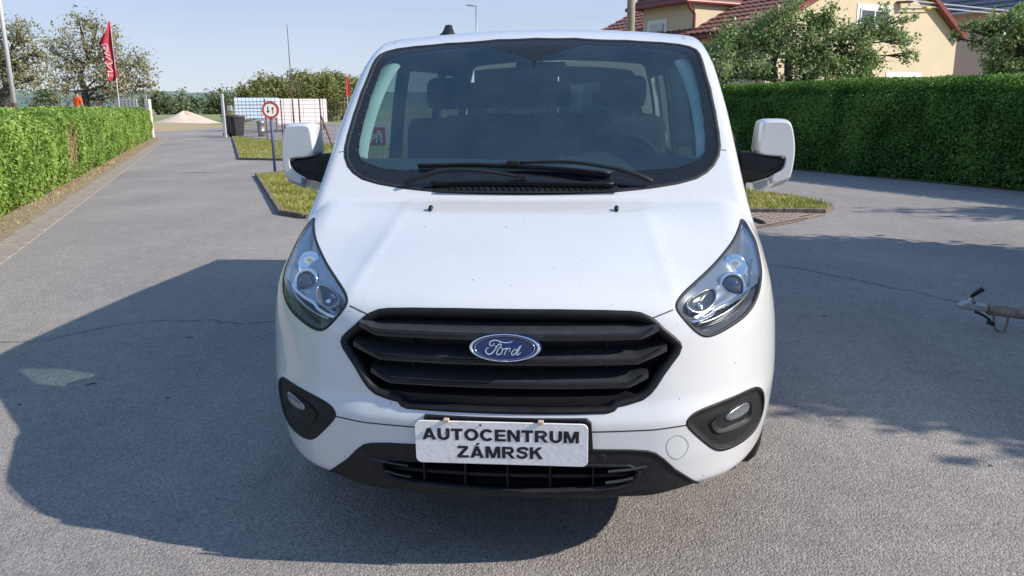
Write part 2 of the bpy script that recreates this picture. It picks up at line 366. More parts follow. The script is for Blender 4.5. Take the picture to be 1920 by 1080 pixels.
# outlines of the features, right half of the van as seen, carried over to the left by symmetry
def half_to_full(ab):
    """outline of a centred feature given from top centre clockwise to bottom centre"""
    ab = np.asarray(ab); ab = ab.copy(); ab[0, 0] = 0; ab[-1, 0] = 0
    return np.vstack([ab, mirab(ab)[1:-1]])
OL = {}
hl = z1([(186, 716), (232, 640), (330, 552), (430, 462), (530, 362), (600, 277), (655, 195), (690, 110), (703, 40), (722, 40), (770, 130), (815, 200), (838, 300), (858, 400), (862, 480), (852, 560), (830, 650), (790, 735), (730, 805), (640, 868), (540, 928), (470, 958), (425, 965), (375, 945), (315, 888), (250, 812), (195, 755)], 1220, 400, 4.154)
def soften(P, it=4):
    P = dense(P, 0.006)
    for _ in range(it): P = (np.roll(P, 1, 0) + 2 * P + np.roll(P, -1, 0)) / 4
    return P
OL['headlight'] = soften(rounded(to_ab(px_on_body(hl)), 1))
fg = z1([(940, 425), (965, 385), (1010, 350), (1150, 292), (1300, 232), (1430, 172), (1495, 148), (1530, 160), (1545, 200), (1550, 290), (1525, 395), (1490, 465), (1420, 540), (1330, 600), (1240, 636), (1190, 645), (1150, 627), (1080, 570), (1000, 500), (948, 448)], 1060, 690, 4.155)
OL['fog'] = soften(rounded(to_ab(px_on_body(fg)), 1), 4)
gr = z1([(920, 62), (1200, 64), (1450, 68), (1590, 73), (1640, 80), (1690, 102), (1720, 122), (1765, 165), (1815, 205), (1846, 235), (1853, 257), (1840, 292), (1800, 345), (1760, 400), (1722, 460), (1690, 500), (1650, 530), (1580, 553), (1518, 566), (1500, 588), (1468, 600), (1300, 604), (926, 602)], 620, 560, 2.8235)
OL['grille'] = half_to_full(to_ab(px_on_body(gr)))
ws = z1([(-60, 100), (300, 101), (600, 113), (800, 125), (900, 135), (960, 148), (998, 165), (1018, 190), (1045, 270), (1080, 390), (1108, 520), (1128, 640), (1136, 720), (1128, 775), (1100, 830), (1060, 870), (1000, 905), (900, 933), (750, 958), (540, 980), (250, 992), (-80, 994)], 980, 40, 3.086)
OL['windshield'] = half_to_full(to_ab(px_on_body(ws)))
wi = z1([(-40, 262), (60, 235), (150, 190), (250, 160), (360, 131), (600, 140), (800, 158), (900, 176), (950, 192), (975, 220), (1000, 300), (1030, 420), (1052, 560), (1063, 680), (1058, 750), (1035, 798), (900, 850), (520, 872), (-60, 868)], 980, 40, 3.086)
OL['glass'] = half_to_full(to_ab(px_on_body(wi)))
tr = [(946, 838), (1180, 845), (1214, 847), (1229, 851), (1243, 861), (1264, 880), (1291, 897), (1319, 914), (1330, 920)]
tr_ab = to_ab(px_on_body(tr))
under = to_ab(ab_point(to_ab(np.array([[0.66, 0.06, 0.18], [0.5, 0.05, 0.16], [0.0, 0.0, 0.12]]))))
under = under * 1.12
OL['trim'] = half_to_full(np.vstack([tr_ab, under]))
ink = [(946, 866), (1180, 874), (1199, 884), (1193, 900), (1170, 914), (1130, 919), (946, 923)]
OL['intake'] = half_to_full(to_ab(px_on_body(ink)))
seam_r = px_on_body([(1222, 597), (1240, 590), (1262, 581)])
hood_r = np.vstack([to_ab(px_on_body([(946, 575), (1206, 583)])), to_ab(seam_r)])
wd = OL['windshield']
# the bonnet: from the grille up to the windshield, between the headlights
hl_top = to_ab(px_on_body(z1([(330, 552), (430, 462), (530, 362), (600, 277), (655, 195), (700, 40)], 1220, 400, 4.154)))
pil = to_ab(np.array([ab_point(to_ab(np.array(p))) for p in ((0.87, 0.74, 1.11), (0.848, 0.86, 1.21), (0.815, 0.95, 1.30), (0.78, 0.95, 1.31))]))
ws_low = to_ab(px_on_body(z1([(1130, 760), (1100, 830), (1060, 870), (1000, 905), (900, 933), (750, 958), (540, 980), (250, 992), (-80, 994)], 980, 40, 3.086)))
OL['hood'] = half_to_full(np.vstack([hood_r, hl_top, pil, ws_low]))
def side_outline(yz, x=1.0):
    P = np.array([[x, y, z] for y, z in yz]); out = []
    for p in P:
        q = p.copy(); lo, hi = 0.3, 1.3
        for _ in range(30):
            mid = (lo + hi) / 2; q[0] = mid
            if body_f(q) > 0: hi = mid
            else: lo = mid
        out.append(q.copy())
    return np.array(out)
WH = (0.93, 0.335); RA = 0.385
arc = [(WH[0] + RA * math.cos(a), WH[1] + RA * math.sin(a)) for a in np.linspace(math.radians(-14), math.radians(194), 40)]
OL['arch'] = to_ab(np.vstack([side_outline(arc), [[0.9, 0.55, 0.05], [0.9, 1.31, 0.05]]]))
WH2 = (3.86, 0.335)
OL['window'] = to_ab(dense(side_outline([(1.20, 1.20), (1.52, 1.55), (1.66, 1.67), (1.74, 1.70), (2.18, 1.71), (2.20, 1.14), (1.25, 1.13)]), 0.06))
OL['side_window'] = to_ab(dense(side_outline([(2.40, 1.14), (2.38, 1.70), (3.42, 1.72), (3.44, 1.14)]), 0.06))
OL['quarter_window'] = to_ab(dense(side_outline([(3.62, 1.14), (3.60, 1.72), (4.52, 1.70), (4.60, 1.14)]), 0.06))
OL['sail'] = to_ab(dense(side_outline([(1.04, 1.14), (1.08, 1.24), (1.14, 1.29), (1.20, 1.33), (1.21, 1.22), (1.26, 1.12), (1.29, 0.95), (1.10, 0.95), (1.05, 1.05)]), 0.04))

# polar grid round the van's long axis
NPSI = 560
rho = np.concatenate([np.arange(0.03, 0.78, 0.0050), np.arange(0.78, math.pi / 2, 0.011), math.pi / 2 + np.arange(0, Y_END - ORG[1] + 0.001, 0.0625)])
psi = np.linspace(0, 2 * math.pi, NPSI, endpoint=False) + 0.5 * math.pi
RR, PP = np.meshgrid(rho, psi, indexing='ij')
AB = np.stack([RR * np.cos(PP), RR * np.sin(PP)], -1).reshape(-1, 2)
cell = np.maximum(np.gradient(rho)[:, None] * np.ones(NPSI), RR * 2 * math.pi / NPSI).reshape(-1)
snapped = np.zeros(len(AB), bool)
for key in ('grille', 'headlight', 'fog', 'windshield', 'glass', 'trim', 'intake', 'hood', 'arch', 'window', 'side_window', 'quarter_window', 'sail'):
    both = [OL[key]] if key in ('grille', 'windshield', 'glass', 'trim', 'intake', 'hood') else [OL[key], mirab(OL[key])]
    for pl in both:
        pl = dense(pl, 0.004); mn, mx = pl.min(0) - 0.03, pl.max(0) + 0.03
        idx = np.where(((AB > mn) & (AB < mx)).all(1) & ~snapped)[0]
        if not len(idx): continue
        D, N = poly_dist(pl, AB[idx], 4000); ok = D < 0.52 * cell[idx]
        AB[idx[ok]] = N[ok]; snapped[idx[ok]] = True
BV = ab_point(AB); BN = grad(BV)
nr = len(rho); I, J = np.meshgrid(np.arange(nr - 1), np.arange(NPSI), indexing='ij')
FQ = np.stack([I * NPSI + J, I * NPSI + (J + 1) % NPSI, (I + 1) * NPSI + (J + 1) % NPSI, (I + 1) * NPSI + J], -1).reshape(-1, 4)
_k = len(FQ) // 3; _q = BV[FQ[_k]]
if np.cross(_q[1] - _q[0], _q[2] - _q[0]) @ BN[FQ[_k][0]] < 0: FQ = FQ[:, ::-1].copy()
FC = AB[FQ].mean(1)
FC3 = BV[FQ].mean(1)
reg = np.full(len(FQ), 'body', dtype=object)
fx, fy, fz = np.abs(FC3[:, 0]), FC3[:, 1], FC3[:, 2]
reg[(fy < 1.10)] = 'fender'
reg[(fy >= 1.10) & (fy < 1.7) & (fx > 0.72) & (fz < 1.72)] = 'door'; reg[(fy >= 1.7) & (fy < 2.3) & (fx > 0.7) & (fz < 1.74)] = 'door'
bump_line = np.interp(fx, [0.0, 0.45, 0.52, 0.62, 0.80, 0.95], [0.90, 0.885, 0.885, 0.80, 0.78, 0.76])
reg[(fy < 0.56) & (fz < bump_line)] = 'bumper'
wind_in = inside(OL['windshield'], FC)
reg[(fz > 1.0) & (fy > 0.72) & (fx < 0.87) & (reg == 'fender')] = 'body'
reg[inside(OL['hood'], FC)] = 'hood'
reg[wind_in] = 'frit'; reg[inside(OL['glass'], FC)] = 'glass'
reg[inside(OL['trim'], FC) | ((fz < 0.305) & (fy < 0.3) & (fx < 0.62))] = 'trim'
for key in ('grille', 'intake'): reg[inside(OL[key], FC)] = key
for key in ('headlight', 'fog', 'arch', 'window', 'side_window', 'quarter_window', 'sail'):
    reg[inside(OL[key], FC)] = key + '_R'; reg[inside(mirab(OL[key]), FC)] = key + '_L'
rearc = (np.hypot(fy - WH2[0], fz - WH2[1]) < 0.38) & (fx > 0.6); reg[rearc] = 'arch_R'
reg[(fz < 0.30) & (fy > 0.62)] = 'floor'

van = empty('van', (0.0, 2.6, 0.0), 'white passenger van facing the camera, parked in the middle of the asphalt yard', 'van')
def panel(name, mask, material, off=0.0, parent=None, smooth=True, flip=False, label=None):
    f = FQ[mask]; u, inv = np.unique(f, return_inverse=True); V = BV[u] + BN[u] * (off if np.isscalar(off) else off[u][:, None])
    N = BN[u]; f = inv.reshape(f.shape)
    if flip: f = f[:, ::-1]; N = -N
    o = add(name, V, f, material, parent or van, smooth, normals=N)
    if label: o['label'] = label
    return o
hood = panel('hood', reg == 'hood', MT['paint'])
bumper = panel('front_bumper', reg == 'bumper', MT['paint'])
for s in (1, -1): panel('fender', (reg == 'fender') & (np.sign(FC3[:, 0]) == s), MT['paint'])
shell = panel('body_shell', reg == 'body', MT['paint'])
doors = [panel('front_door', (reg == 'door') & (np.sign(FC3[:, 0]) == s), MT['paint']) for s in (1, -1)]
for i, sd in enumerate('RL'):
    panel('window', reg == 'window_' + sd, MT['side_glass'], parent=doors[i])
    panel('mirror_mount', reg == 'sail_' + sd, MT['black_plastic'], off=0.004, parent=doors[i])
    panel('side_window', reg == 'side_window_' + sd, MT['rear_glass']); panel('side_window', reg == 'quarter_window_' + sd, MT['rear_glass'])
panel('floor_pan', reg == 'floor', MT['dark_hole'])
windshield = panel('windshield', reg == 'glass', MT['windshield'])
panel('frit_band', reg == 'frit', MT['frit'], parent=windshield)
lower_trim = panel('lower_bumper_trim', reg == 'trim', MT['grey_plastic'])
# inner linings: pillars and roof light, doors and walls dark
inn = np.isin(reg, ['body', 'door', 'sail_R', 'sail_L']) & (fy > 0.86)
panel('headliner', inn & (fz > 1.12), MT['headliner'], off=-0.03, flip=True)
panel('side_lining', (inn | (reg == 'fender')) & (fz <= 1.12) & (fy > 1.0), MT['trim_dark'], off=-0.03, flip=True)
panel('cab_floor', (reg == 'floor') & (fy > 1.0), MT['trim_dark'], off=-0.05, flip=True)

def strip(name, ab, prof, material, parent=van, closed=True, step=0.006, pts=None, smooth=True):
    """a moulding swept along an outline on the body; prof = (sideways, outwards) points"""
    if pts is None: pts = ab_point(dense(ab, step, closed))
    N = grad(pts)
    T = (np.roll(pts, -1, 0) - np.roll(pts, 1, 0)) if closed else np.gradient(pts, axis=0)
    T /= np.linalg.norm(T, axis=1, keepdims=True) + 1e-9; S = np.cross(N, T); S /= np.linalg.norm(S, axis=1, keepdims=True) + 1e-9
    # smooth the sideways vectors so corners stay clean
    for _ in range(3):
        S = (S + np.roll(S, 1, 0) + np.roll(S, -1, 0)) / 3 if closed else S
    S /= np.linalg.norm(S, axis=1, keepdims=True) + 1e-9
    P = np.stack([pts + S * a + N * b for a, b in prof], 1); mb = MB(); mb.quadgrid(P, closed_u=closed, closed_v=len(prof) > 2)
    return mb.build(name, material, parent, smooth)
GAPP = [(-0.0022, 0.0006), (0.0022, 0.0006)]
def both(ab): return ((1, ab), (-1, mirab(ab)))
# shut lines
for s in (1, -1):
    P = seam_r * np.array([s, 1, 1]); strip('shut_line', None, GAPP, MT['gap'], bumper, False, pts=dense(P, 0.008, False))
    bs = px_on_body([(1288, 797), (1262, 801), (1225, 806), (1180, 808), (1112, 810), (1050, 809)]) * np.array([s, 1, 1])
    strip('shut_line', None, GAPP, MT['gap'], bumper, False, pts=ab_point(to_ab(dense(bs, 0.008, False))))
    fb = side_outline([(0.53, 0.76), (0.545, 0.70)]); 
    dl = side_outline([(1.13, 0.40), (1.12, 0.7), (1.11, 1.0), (1.10, 1.24)]) * np.array([s, 1, 1])
    strip('shut_line', None, [(-0.003, 0.0006), (0.003, 0.0006)], MT['gap'], van, False, pts=dense(dl, 0.02, False))
    pl_ = px_on_body([(1347, 280.5), (1362, 282)]) * np.array([s, 1, 1]); strip('shut_line', None, GAPP, MT['gap'], hood, False, pts=dense(pl_, 0.006, False))
    rg = ab_point(to_ab(np.array([[s * x_, y_, z_] for x_, y_, z_ in [(0.70, 1.60, 1.80), (0.70, 1.72, 1.83), (0.69, 2.0, 1.86), (0.69, 2.6, 1.88), (0.69, 4.7, 1.86)]])))
    rg2 = ab_point(to_ab(dense(rg, 0.03, False)))
    strip('roof_joint', None, [(-0.006, 0.0006), (0.006, 0.0006)], mat('roof_joint_shade', (0.32, 0.34, 0.38), 0.5, var=0.1), shell, False, pts=rg2)  # flat blue-grey strip: shade of the white roof channel put into colour
# rubber and surrounds
strip('frit_edge', OL['glass'], [(-0.004, 0.0004), (0.005, 0.0004)], MT['frit'], windshield)
strip('rubber_seal', OL['windshield'], [(-0.010, -0.002), (-0.008, 0.0022), (0.008, 0.0022), (0.010, -0.002)], MT['rubber'], windshield)
grille_ring = strip('grille_surround', OL['grille'], [(-0.020, -0.034), (-0.018, -0.004), (-0.008, 0.007), (0.001, 0.007), (0.006, 0.000), (0.005, -0.03)], MT['black_plastic'])
strip('intake_rim', OL['intake'], [(-0.006, -0.03), (-0.005, 0.002), (0.005, 0.002), (0.006, -0.02)], MT['grey_plastic'], lower_trim)
strip('trim_edge', OL['trim'][:len(tr)], [(-0.005, -0.002), (-0.004, 0.004), (0.004, 0.004), (0.005, -0.002)], MT['grey_plastic'], lower_trim, False, pts=ab_point(dense(np.vstack([mirab(tr_ab)[:-1], tr_ab]), 0.006, False)))

# ---------------------------------------------------------------- grille
def front_y(x, z): return T_front(np.asarray(z, float)) + 0.20 * x * x + 0.95 * np.maximum(0, np.abs(x) - 0.45) ** 2
bk = MB(); gx = np.linspace(-0.53, 0.53, 25); gz = np.linspace(0.55, 0.90, 8)
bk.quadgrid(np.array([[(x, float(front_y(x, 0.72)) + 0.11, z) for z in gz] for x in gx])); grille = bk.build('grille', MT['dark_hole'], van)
iw = dense(OL['grille'], 0.01); iwp = ab_point(iw); wall = MB()
wall.quadgrid(np.stack([iwp + np.array([0, 0.01, 0]), iwp * np.array([0.97, 1, 1]) + np.array([0, 0.12, 0])], 1), closed_u=True); wall.build('grille_well', MT['black_plastic'], grille)
def bar(name, z0, xk, xe, rise, sec, material, parent, dy=0.0, x0=None, n=56):
    xs = np.linspace(-xe if x0 is None else x0, xe, n); P = []
    for x in xs:
        k = max(0.0, (abs(x) - xk) / (xe - xk)); z = z0 + rise * k; tap = 1 - 0.35 * k * k
        P.append([(x, float(front_y(x, 0.72)) + dy + a, z + b * tap) for a, b in sec])
    mb = MB(); b0 = mb.quadgrid(np.array(P), closed_v=True); ns = len(sec)
    mb.F.append(tuple(b0 + k for k in range(ns))); mb.F.append(tuple(b0 + (n - 1) * ns + k for k in range(ns)))
    return flat_smooth(mb.build(name, material, parent))
SEC = [(0.0, -0.013), (0.0, 0.010), (0.012, 0.015), (0.075, 0.026), (0.085, 0.020), (0.02, -0.010), (0.008, -0.015)]
INS = [(-0.007, -0.0055), (-0.007, 0.004), (0.004, 0.006), (0.004, -0.008)]
for z0, xk, xe, rise in ((0.812, 0.41, 0.465, 0.022), (0.733, 0.40, 0.49, 0.034), (0.658, 0.375, 0.435, 0.026)):
    sl = bar('slat', z0, xk, xe, rise, SEC, MT['slat'], grille)
    if z0 > 0.8:
        for s in (1, -1):
            o = bar('slat_insert', z0, xk, xe - 0.02, rise, INS, MT['grey_plastic'], sl, x0=0.125)
            if s < 0:
                o.data.transform(Matrix.Scale(-1, 4, Vector((1, 0, 0)))); o.data.flip_normals()
    else: bar('slat_insert', z0, xk, xe - 0.02, rise, INS, MT['grey_plastic'], sl)
bar('lower_bar', 0.602, 0.33, 0.40, 0.012, [(0.0, -0.012), (0.0, 0.016), (0.07, 0.026), (0.07, -0.012)], MT['black_plastic'], grille)
for x in (-0.31, -0.105, 0.105, 0.31):
    rb = MB(); rb.box((x, float(front_y(x, 0.72)) + 0.085, 0.73), (0.006, 0.03, 0.26)); rb.build('grille_rib', MT['black_plastic'], grille)

# ---------------------------------------------------------------- badge
EC = np.array([0.0, -0.088, 0.786]); ew, eh = 0.1035, 0.0405; tilt = math.radians(12)
def em(u, v, o=0.0):       # badge plane: u right, v up, o outwards
    return EC + np.array([u, 0, 0]) + v * np.array([0, math.sin(tilt), math.cos(tilt)]) + o * np.array([0, -math.cos(tilt), math.sin(tilt)])
def oval(k, o, n=64, fx_=1.0): return [em(ew * k * fx_ * math.cos(a), eh * k * math.sin(a), o) for a in np.linspace(0, 2 * math.pi, n, endpoint=False)]
badge = MB(); badge.quadgrid(np.array([oval(1.08, -0.03), oval(1.05, 0.000), oval(1.0, 0.004), oval(0.93, 0.003), oval(0.5, 0.0035), oval(0.01, 0.004)]), closed_v=True)
badge_o = badge.build('badge', MT['badge_blue'], van, True)
rim = MB(); rim.quadgrid(np.array([oval(1.05, -0.004), oval(1.04, 0.004), oval(1.0, 0.007), oval(0.955, 0.005), oval(0.945, 0.002)]), closed_v=True); rim.build('badge_rim', MT['chrome'], badge_o, True)
r2 = MB(); r2.quadgrid(np.array([oval(0.885, 0.003), oval(0.878, 0.0052), oval(0.868, 0.0052), oval(0.862, 0.003)]), closed_v=True); r2.build('badge_line', MT['chrome'], badge_o, True)
def smooth_line(P, n=6):
    P = np.asarray(P, float); out = []
    for i in range(len(P) - 1):
        p0, p1, p2, p3 = P[max(i - 1, 0)], P[i], P[i + 1], P[min(i + 2, len(P) - 1)]
        for k in range(n):
            t = k / n; out.append(0.5 * ((2 * p1) + (-p0 + p2) * t + (2 * p0 - 5 * p1 + 4 * p2 - p3) * t * t + (-p0 + 3 * p1 - 3 * p2 + p3) * t ** 3))
    out.append(P[-1]); return np.array(out)
SCRIPT = [([(735, 392), (705, 440), (655, 448), (630, 415), (655, 365), (725, 338), (800, 345), (880, 372), (965, 383), (1050, 376), (1112, 352)], 15, 9),
          ([(865, 378), (812, 430), (760, 505), (705, 580), (635, 622), (572, 602), (552, 548), (580, 498), (622, 488)], 17, 7),
          ([(735, 462), (800, 445), (850, 420), (885, 412)], 9, 7),
          ([(885, 415), (872, 450), (830, 500), (792, 560), (785, 610), (820, 628), (870, 605), (900, 555), (898, 505), (868, 480)], 14, 9),
          ([(898, 510), (935, 515), (985, 492), (990, 520), (962, 580), (938, 632)], 14, 11), ([(972, 560), (1010, 505), (1045, 492), (1072, 510)], 12, 12),
          ([(1072, 510), (1040, 548), (1065, 560)], 6, 6),
          ([(1205, 520), (1160, 520), (1112, 560), (1095, 605), (1118, 630), (1165, 605), (1208, 545), (1240, 490), (1298, 432)], 13, 12),
          ([(1298, 432), (1255, 510), (1212, 585), (1205, 622), (1240, 618), (1288, 572)], 14, 8)]
lt = MB()
for pts, ra, rb_ in SCRIPT:
    q = smooth_line([((x - 950) / 720 * ew, (490 - y) / 285 * eh * 1.05) for x, y in pts], 5); n = len(q)
    P = [em(u, v, 0.0055) for u, v in q]; rr = [ (rb_ + (ra - rb_) * math.sin(math.pi * i / (n - 1))) / 720 * ew * 1.05 for i in range(n)]
    t = np.gradient(np.array(q), axis=0); t /= np.linalg.norm(t, axis=1, keepdims=True) + 1e-9
    G = []
    for i in range(n):
        nx, ny = -t[i][1], t[i][0]; u, v = q[i]
        G.append([em(u + nx * rr[i] * a, v + ny * rr[i] * a, h) for a, h in ((-1, 0.0030), (-0.6, 0.0058), (0.6, 0.0058), (1, 0.0030))])
    lt.quadgrid(np.array(G))
lt.build('badge_lettering', MT['chrome'], badge_o, False)

# ---------------------------------------------------------------- headlights, fog lamps (right side built, left side mirrored)
def sub(mask, offv):
    f = FQ[mask]; u, inv = np.unique(f, return_inverse=True); mb = MB(); mb.V = [tuple(p) for p in (BV[u] + BN[u] * offv[u][:, None])]; mb.F = [tuple(q) for q in inv.reshape(f.shape)]
    return mb
def mirror_obj(o, name, parent):
    me = o.data.copy(); me.transform(Matrix.Scale(-1, 4, Vector((1, 0, 0)))); me.flip_normals()
    c = bpy.data.objects.new(name, me); COL.objects.link(c); attach(c, parent); return c
def near_px(px, py, depth=0.0):
    p = px_on_body([(px, py)])[0]; n = grad(p[None])[0]; return p - n * depth, n
S_AB = 1.75   # metres per unit of the outline map near the nose
lamp_parts = []
def lamp_part(name, mb, material, smooth=True, key='lamp'):
    lamp_parts.append((name, mb, material, smooth))
def ringpts(px, py, r, depth, n=28, ux=None):
    c, nn = near_px(px, py, depth); nn = np.array([0.22, -0.93, 0.28]); nn /= np.linalg.norm(nn)
    u = np.cross([0, 0, 1.0], nn); u /= np.linalg.norm(u); v = np.cross(nn, u)
    return c, nn, u, v
maskH = reg == 'headlight_R'
ext = np.zeros(len(BV)); used = np.unique(FQ[maskH]); dH, _ = poly_dist(dense(OL['headlight'], 0.01), AB[used]); ext[used] = -np.minimum(0.085, 0.004 + dH * S_AB * 1.3)
bowl = sub(maskH, ext)
cover = sub(maskH, np.full(len(BV), 0.001))
# silver upper reflector shell
up = [(1258, 575), (1300, 530), (1345, 485), (1380, 440), (1394, 412), (1400, 412), (1420, 455), (1428, 500), (1425, 530), (1405, 548), (1378, 562), (1350, 575), (1340, 590), (1318, 600), (1300, 604)]
up_ab = to_ab(px_on_body(up)); mu_ = maskH & inside(up_ab, FC); ex2 = np.zeros(len(BV)); us = np.unique(FQ[mu_]); ex2[us] = -np.minimum(0.042, 0.005 + dH[np.searchsorted(used, us)] * S_AB * 0.7)
shell_up = sub(mu_, ex2)
proj = MB(); c, nn, u, v = ringpts(1378, 519, 0, 0.040)
def disc_prof(mb, prof, n=28): mb.quadgrid(np.array([[c + nn * h + r_ * (math.cos(a) * u + math.sin(a) * v) for a in np.linspace(0, 2 * math.pi, n, endpoint=False)] for r_, h in prof]), closed_v=True)
ringm = MB(); disc_prof(ringm, [(0.050, 0.0), (0.048, 0.016), (0.043, 0.020), (0.036, 0.012), (0.034, -0.01)])
disc_prof(proj, [(0.035, 0.0), (0.033, 0.010), (0.026, 0.018), (0.015, 0.023), (0.001, 0.025)])
brow = MB(); c, nn, u, v = ringpts(1384, 487, 0, 0.036); disc_prof(brow, [(0.052, -0.01), (0.050, 0.006), (0.040, 0.014), (0.022, 0.008), (0.001, 0.004)])
# square reflector chamber near the grille
def loft_px(px_list, depths, shrink, mb):
    base = px_on_body(px_list); N = np.array([0.15, -0.95, 0.25]); N /= np.linalg.norm(N); cc = base.mean(0); rows = []
    for dpt, k in zip(depths, shrink): rows.append(cc + (base - cc) * k - N * dpt)
    mb.quadgrid(np.array(rows), closed_v=True); return cc, N
sq = rounded(np.array([(1282, 570), (1318, 545), (1345, 538), (1347, 560), (1335, 578), (1308, 590)]), 2)
cham = MB(); loft_px(sq, [0.030, 0.014, 0.012, 0.020], [1.05, 1.02, 0.93, 0.90], cham)
cham_in = MB(); loft_px(sq, [0.018, 0.020, 0.030, 0.034], [0.92, 0.85, 0.5, 0.05], cham_in)
bulb = MB(); cb, nb_ = near_px(1318, 566, 0.026); bulb.lathe([(0.001, -0.014), (0.010, -0.010), (0.012, 0.0), (0.010, 0.012)], c=tuple(cb), n=12, axis='Y')
def px_tube(pl, depth, r, mb, n=6):
    P = px_on_body(pl); N = grad(P); mb.tube(smooth_line(P - N * depth, 4), r, n)
drl = MB(); px_tube([(1303, 603), (1320, 598), (1342, 587), (1352, 575), (1378, 562), (1402, 548), (1416, 533)], 0.024, 0.0075, drl)
drl2 = MB(); px_tube([(1316, 607), (1345, 598), (1380, 578), (1408, 550), (1417, 520), (1418, 480)], 0.02, 0.004, drl2)
fins = []
for k in range(3):
    fm = MB(); o_ = k * 6; px_tube([(1325 + o_, 612 - o_ * 0.4 + 3), (1360 + o_, 603 - o_), (1392 + o_ * 0.5, 585 - o_ * 1.6), (1410, 562 - o_ * 2)], 0.028, 0.003, fm, 4); fins.append(fm)
for s in (1, -1):
    H = (bowl if s > 0 else bowl.mirror()).build('headlight', MT['lamp_dark'], van, True, fix=False)
    H['label'] = 'clear swept-back headlight unit'
    def hp(name, mb, material, smooth=True): return (mb if s > 0 else mb.mirror()).build(name, material, H, smooth)
    hp('reflector', shell_up, MT['silver']); hp('lens_ring', ringm, MT['chrome']); hp('projector_lens', proj, MT['projector']); hp('indicator_dome', brow, MT['chrome'])
    hp('chamber_frame', cham, MT['silver']); hp('reflector_chamber', cham_in, MT['lamp_dark']); hp('bulb', bulb, MT['chrome']); hp('light_guide', drl, MT['chrome']); hp('light_guide', drl2, MT['silver'])
    for fm in fins: hp('trim_fin', fm, MT['lamp_dark'])
    (cover if s > 0 else cover.mirror()).build('lens_cover', MT['lens'], H, True, fix=False)
    strip('lamp_gasket', OL['headlight'] if s > 0 else mirab(OL['headlight']), [(-0.006, -0.004), (-0.005, 0.0018), (0.0035, 0.0018), (0.0045, -0.004)], MT['rubber'], H)
# fog lamps
maskF = reg == 'fog_R'; exf = np.zeros(len(BV)); uf = np.unique(FQ[maskF]); dF, _ = poly_dist(dense(OL['fog'], 0.01), AB[uf]); dm = dF * S_AB
exf[uf] = -0.009 * sstep(0.0, 0.014, dm)
fogb = sub(maskF, exf)
fl = rounded(np.array([(1361, 782), (1375, 770), (1404, 752), (1408, 758), (1404, 772), (1385, 785), (1366, 791)]), 1)
fogl = MB(); loft_px(fl, [0.010, 0.003, 0.001, 0.0], [1.0, 0.97, 0.5, 0.02], fogl)
fogr = MB(); loft_px(fl, [0.010, 0.0055, 0.0065, 0.0075], [1.0, 0.92, 0.7, 0.02], fogr)
fp = rounded(np.array([(1330, 790), (1400, 748), (1412, 752), (1412, 785), (1394, 800), (1352, 815), (1338, 810)]), 1)
fogp = MB(); loft_px(fp, [0.016, 0.0035, 0.0025, 0.0025, 0.0055, 0.0070], [1.0, 0.985, 0.97, 0.93, 0.91, 0.02], fogp)
for s in (1, -1):
    B_ = (fogb if s > 0 else fogb.mirror()).build('fog_lamp', MT['grey_plastic'], van, True, fix=False)
    for nm, mb, mt_ in (('lamp_bezel', fogp, MT['grey_plastic']), ('fog_reflector', fogr, MT['silver']), ('fog_lens', fogl, MT['lens'])): (mb if s > 0 else mb.mirror()).build(nm, mt_, B_, True)
    strip('fog_rim', OL['fog'] if s > 0 else mirab(OL['fog']), [(-0.006, -0.006), (-0.005, 0.0012), (0.0045, 0.0016), (0.006, -0.004)], MT['grey_plastic'], B_)

# ---------------------------------------------------------------- lower intake, sensors, towing cover
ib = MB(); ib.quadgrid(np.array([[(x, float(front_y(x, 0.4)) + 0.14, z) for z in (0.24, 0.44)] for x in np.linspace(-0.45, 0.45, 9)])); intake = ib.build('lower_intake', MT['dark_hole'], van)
for z0, w_ in ((0.392, 0.43), (0.348, 0.42), (0.312, 0.39)):
    bar('intake_slat', z0, w_ - 0.05, w_, 0.006, [(0.016, -0.006), (0.016, 0.005), (0.09, 0.012), (0.09, -0.006)], MT['grey_plastic'], intake, n=30)
for x in (-0.27, -0.135, 0.0, 0.135, 0.27):
    rb = MB(); rb.box((x, float(front_y(x, 0.4)) + 0.07, 0.35), (0.005, 0.08, 0.13)); rb.build('intake_rib', MT['black_plastic'], intake)
for s in (1, -1):
    for (px, py, r_, mt_, pr_) in ((1379, 875, 0.0115, MT['paint'], bumper), (1128, 857, 0.012, MT['black_plastic'], lower_trim)):
        p, n_ = near_px(px, py); p = p * np.array([s, 1, 1]); n_ = n_ * np.array([s, 1, 1])
        u_ = np.cross([0, 0, 1.0], n_); u_ /= np.linalg.norm(u_); v_ = np.cross(n_, u_)
        sm = MB(); sm.quadgrid(np.array([[p + n_ * h + q * (math.cos(a) * u_ + math.sin(a) * v_) for a in np.linspace(0, 6.2832, 20, endpoint=False)] for q, h in ((r_, 0.0), (r_, 0.0012), (r_ * 0.92, 0.0016), (0.0005, 0.0016))]), closed_v=True)
        so = sm.build('parking_sensor', mt_, pr_, True)
        sg = MB(); sg.quadgrid(np.array([[p + n_ * h + q * (math.cos(a) * u_ + math.sin(a) * v_) for a in np.linspace(0, 6.2832, 20, endpoint=False)] for q, h in ((r_ + 0.002, 0.0008), (r_, 0.0012))]), closed_v=True); sg.build('sensor_gap', MT['gap'], so)
tc_ = rounded(np.array(z1([(780, 630), (800, 560), (860, 522), (920, 535), (965, 590), (945, 660), (880, 718), (820, 700)], 1060, 690, 4.155)), 2)
strip('towing_cover_line', None, [(-0.0013, 0.0006), (0.0013, 0.0006)], mat('soft_gap', (0.28, 0.29, 0.30), 0.6, var=0.1), bumper, True, pts=ab_point(to_ab(dense(px_on_body(tc_), 0.004))))
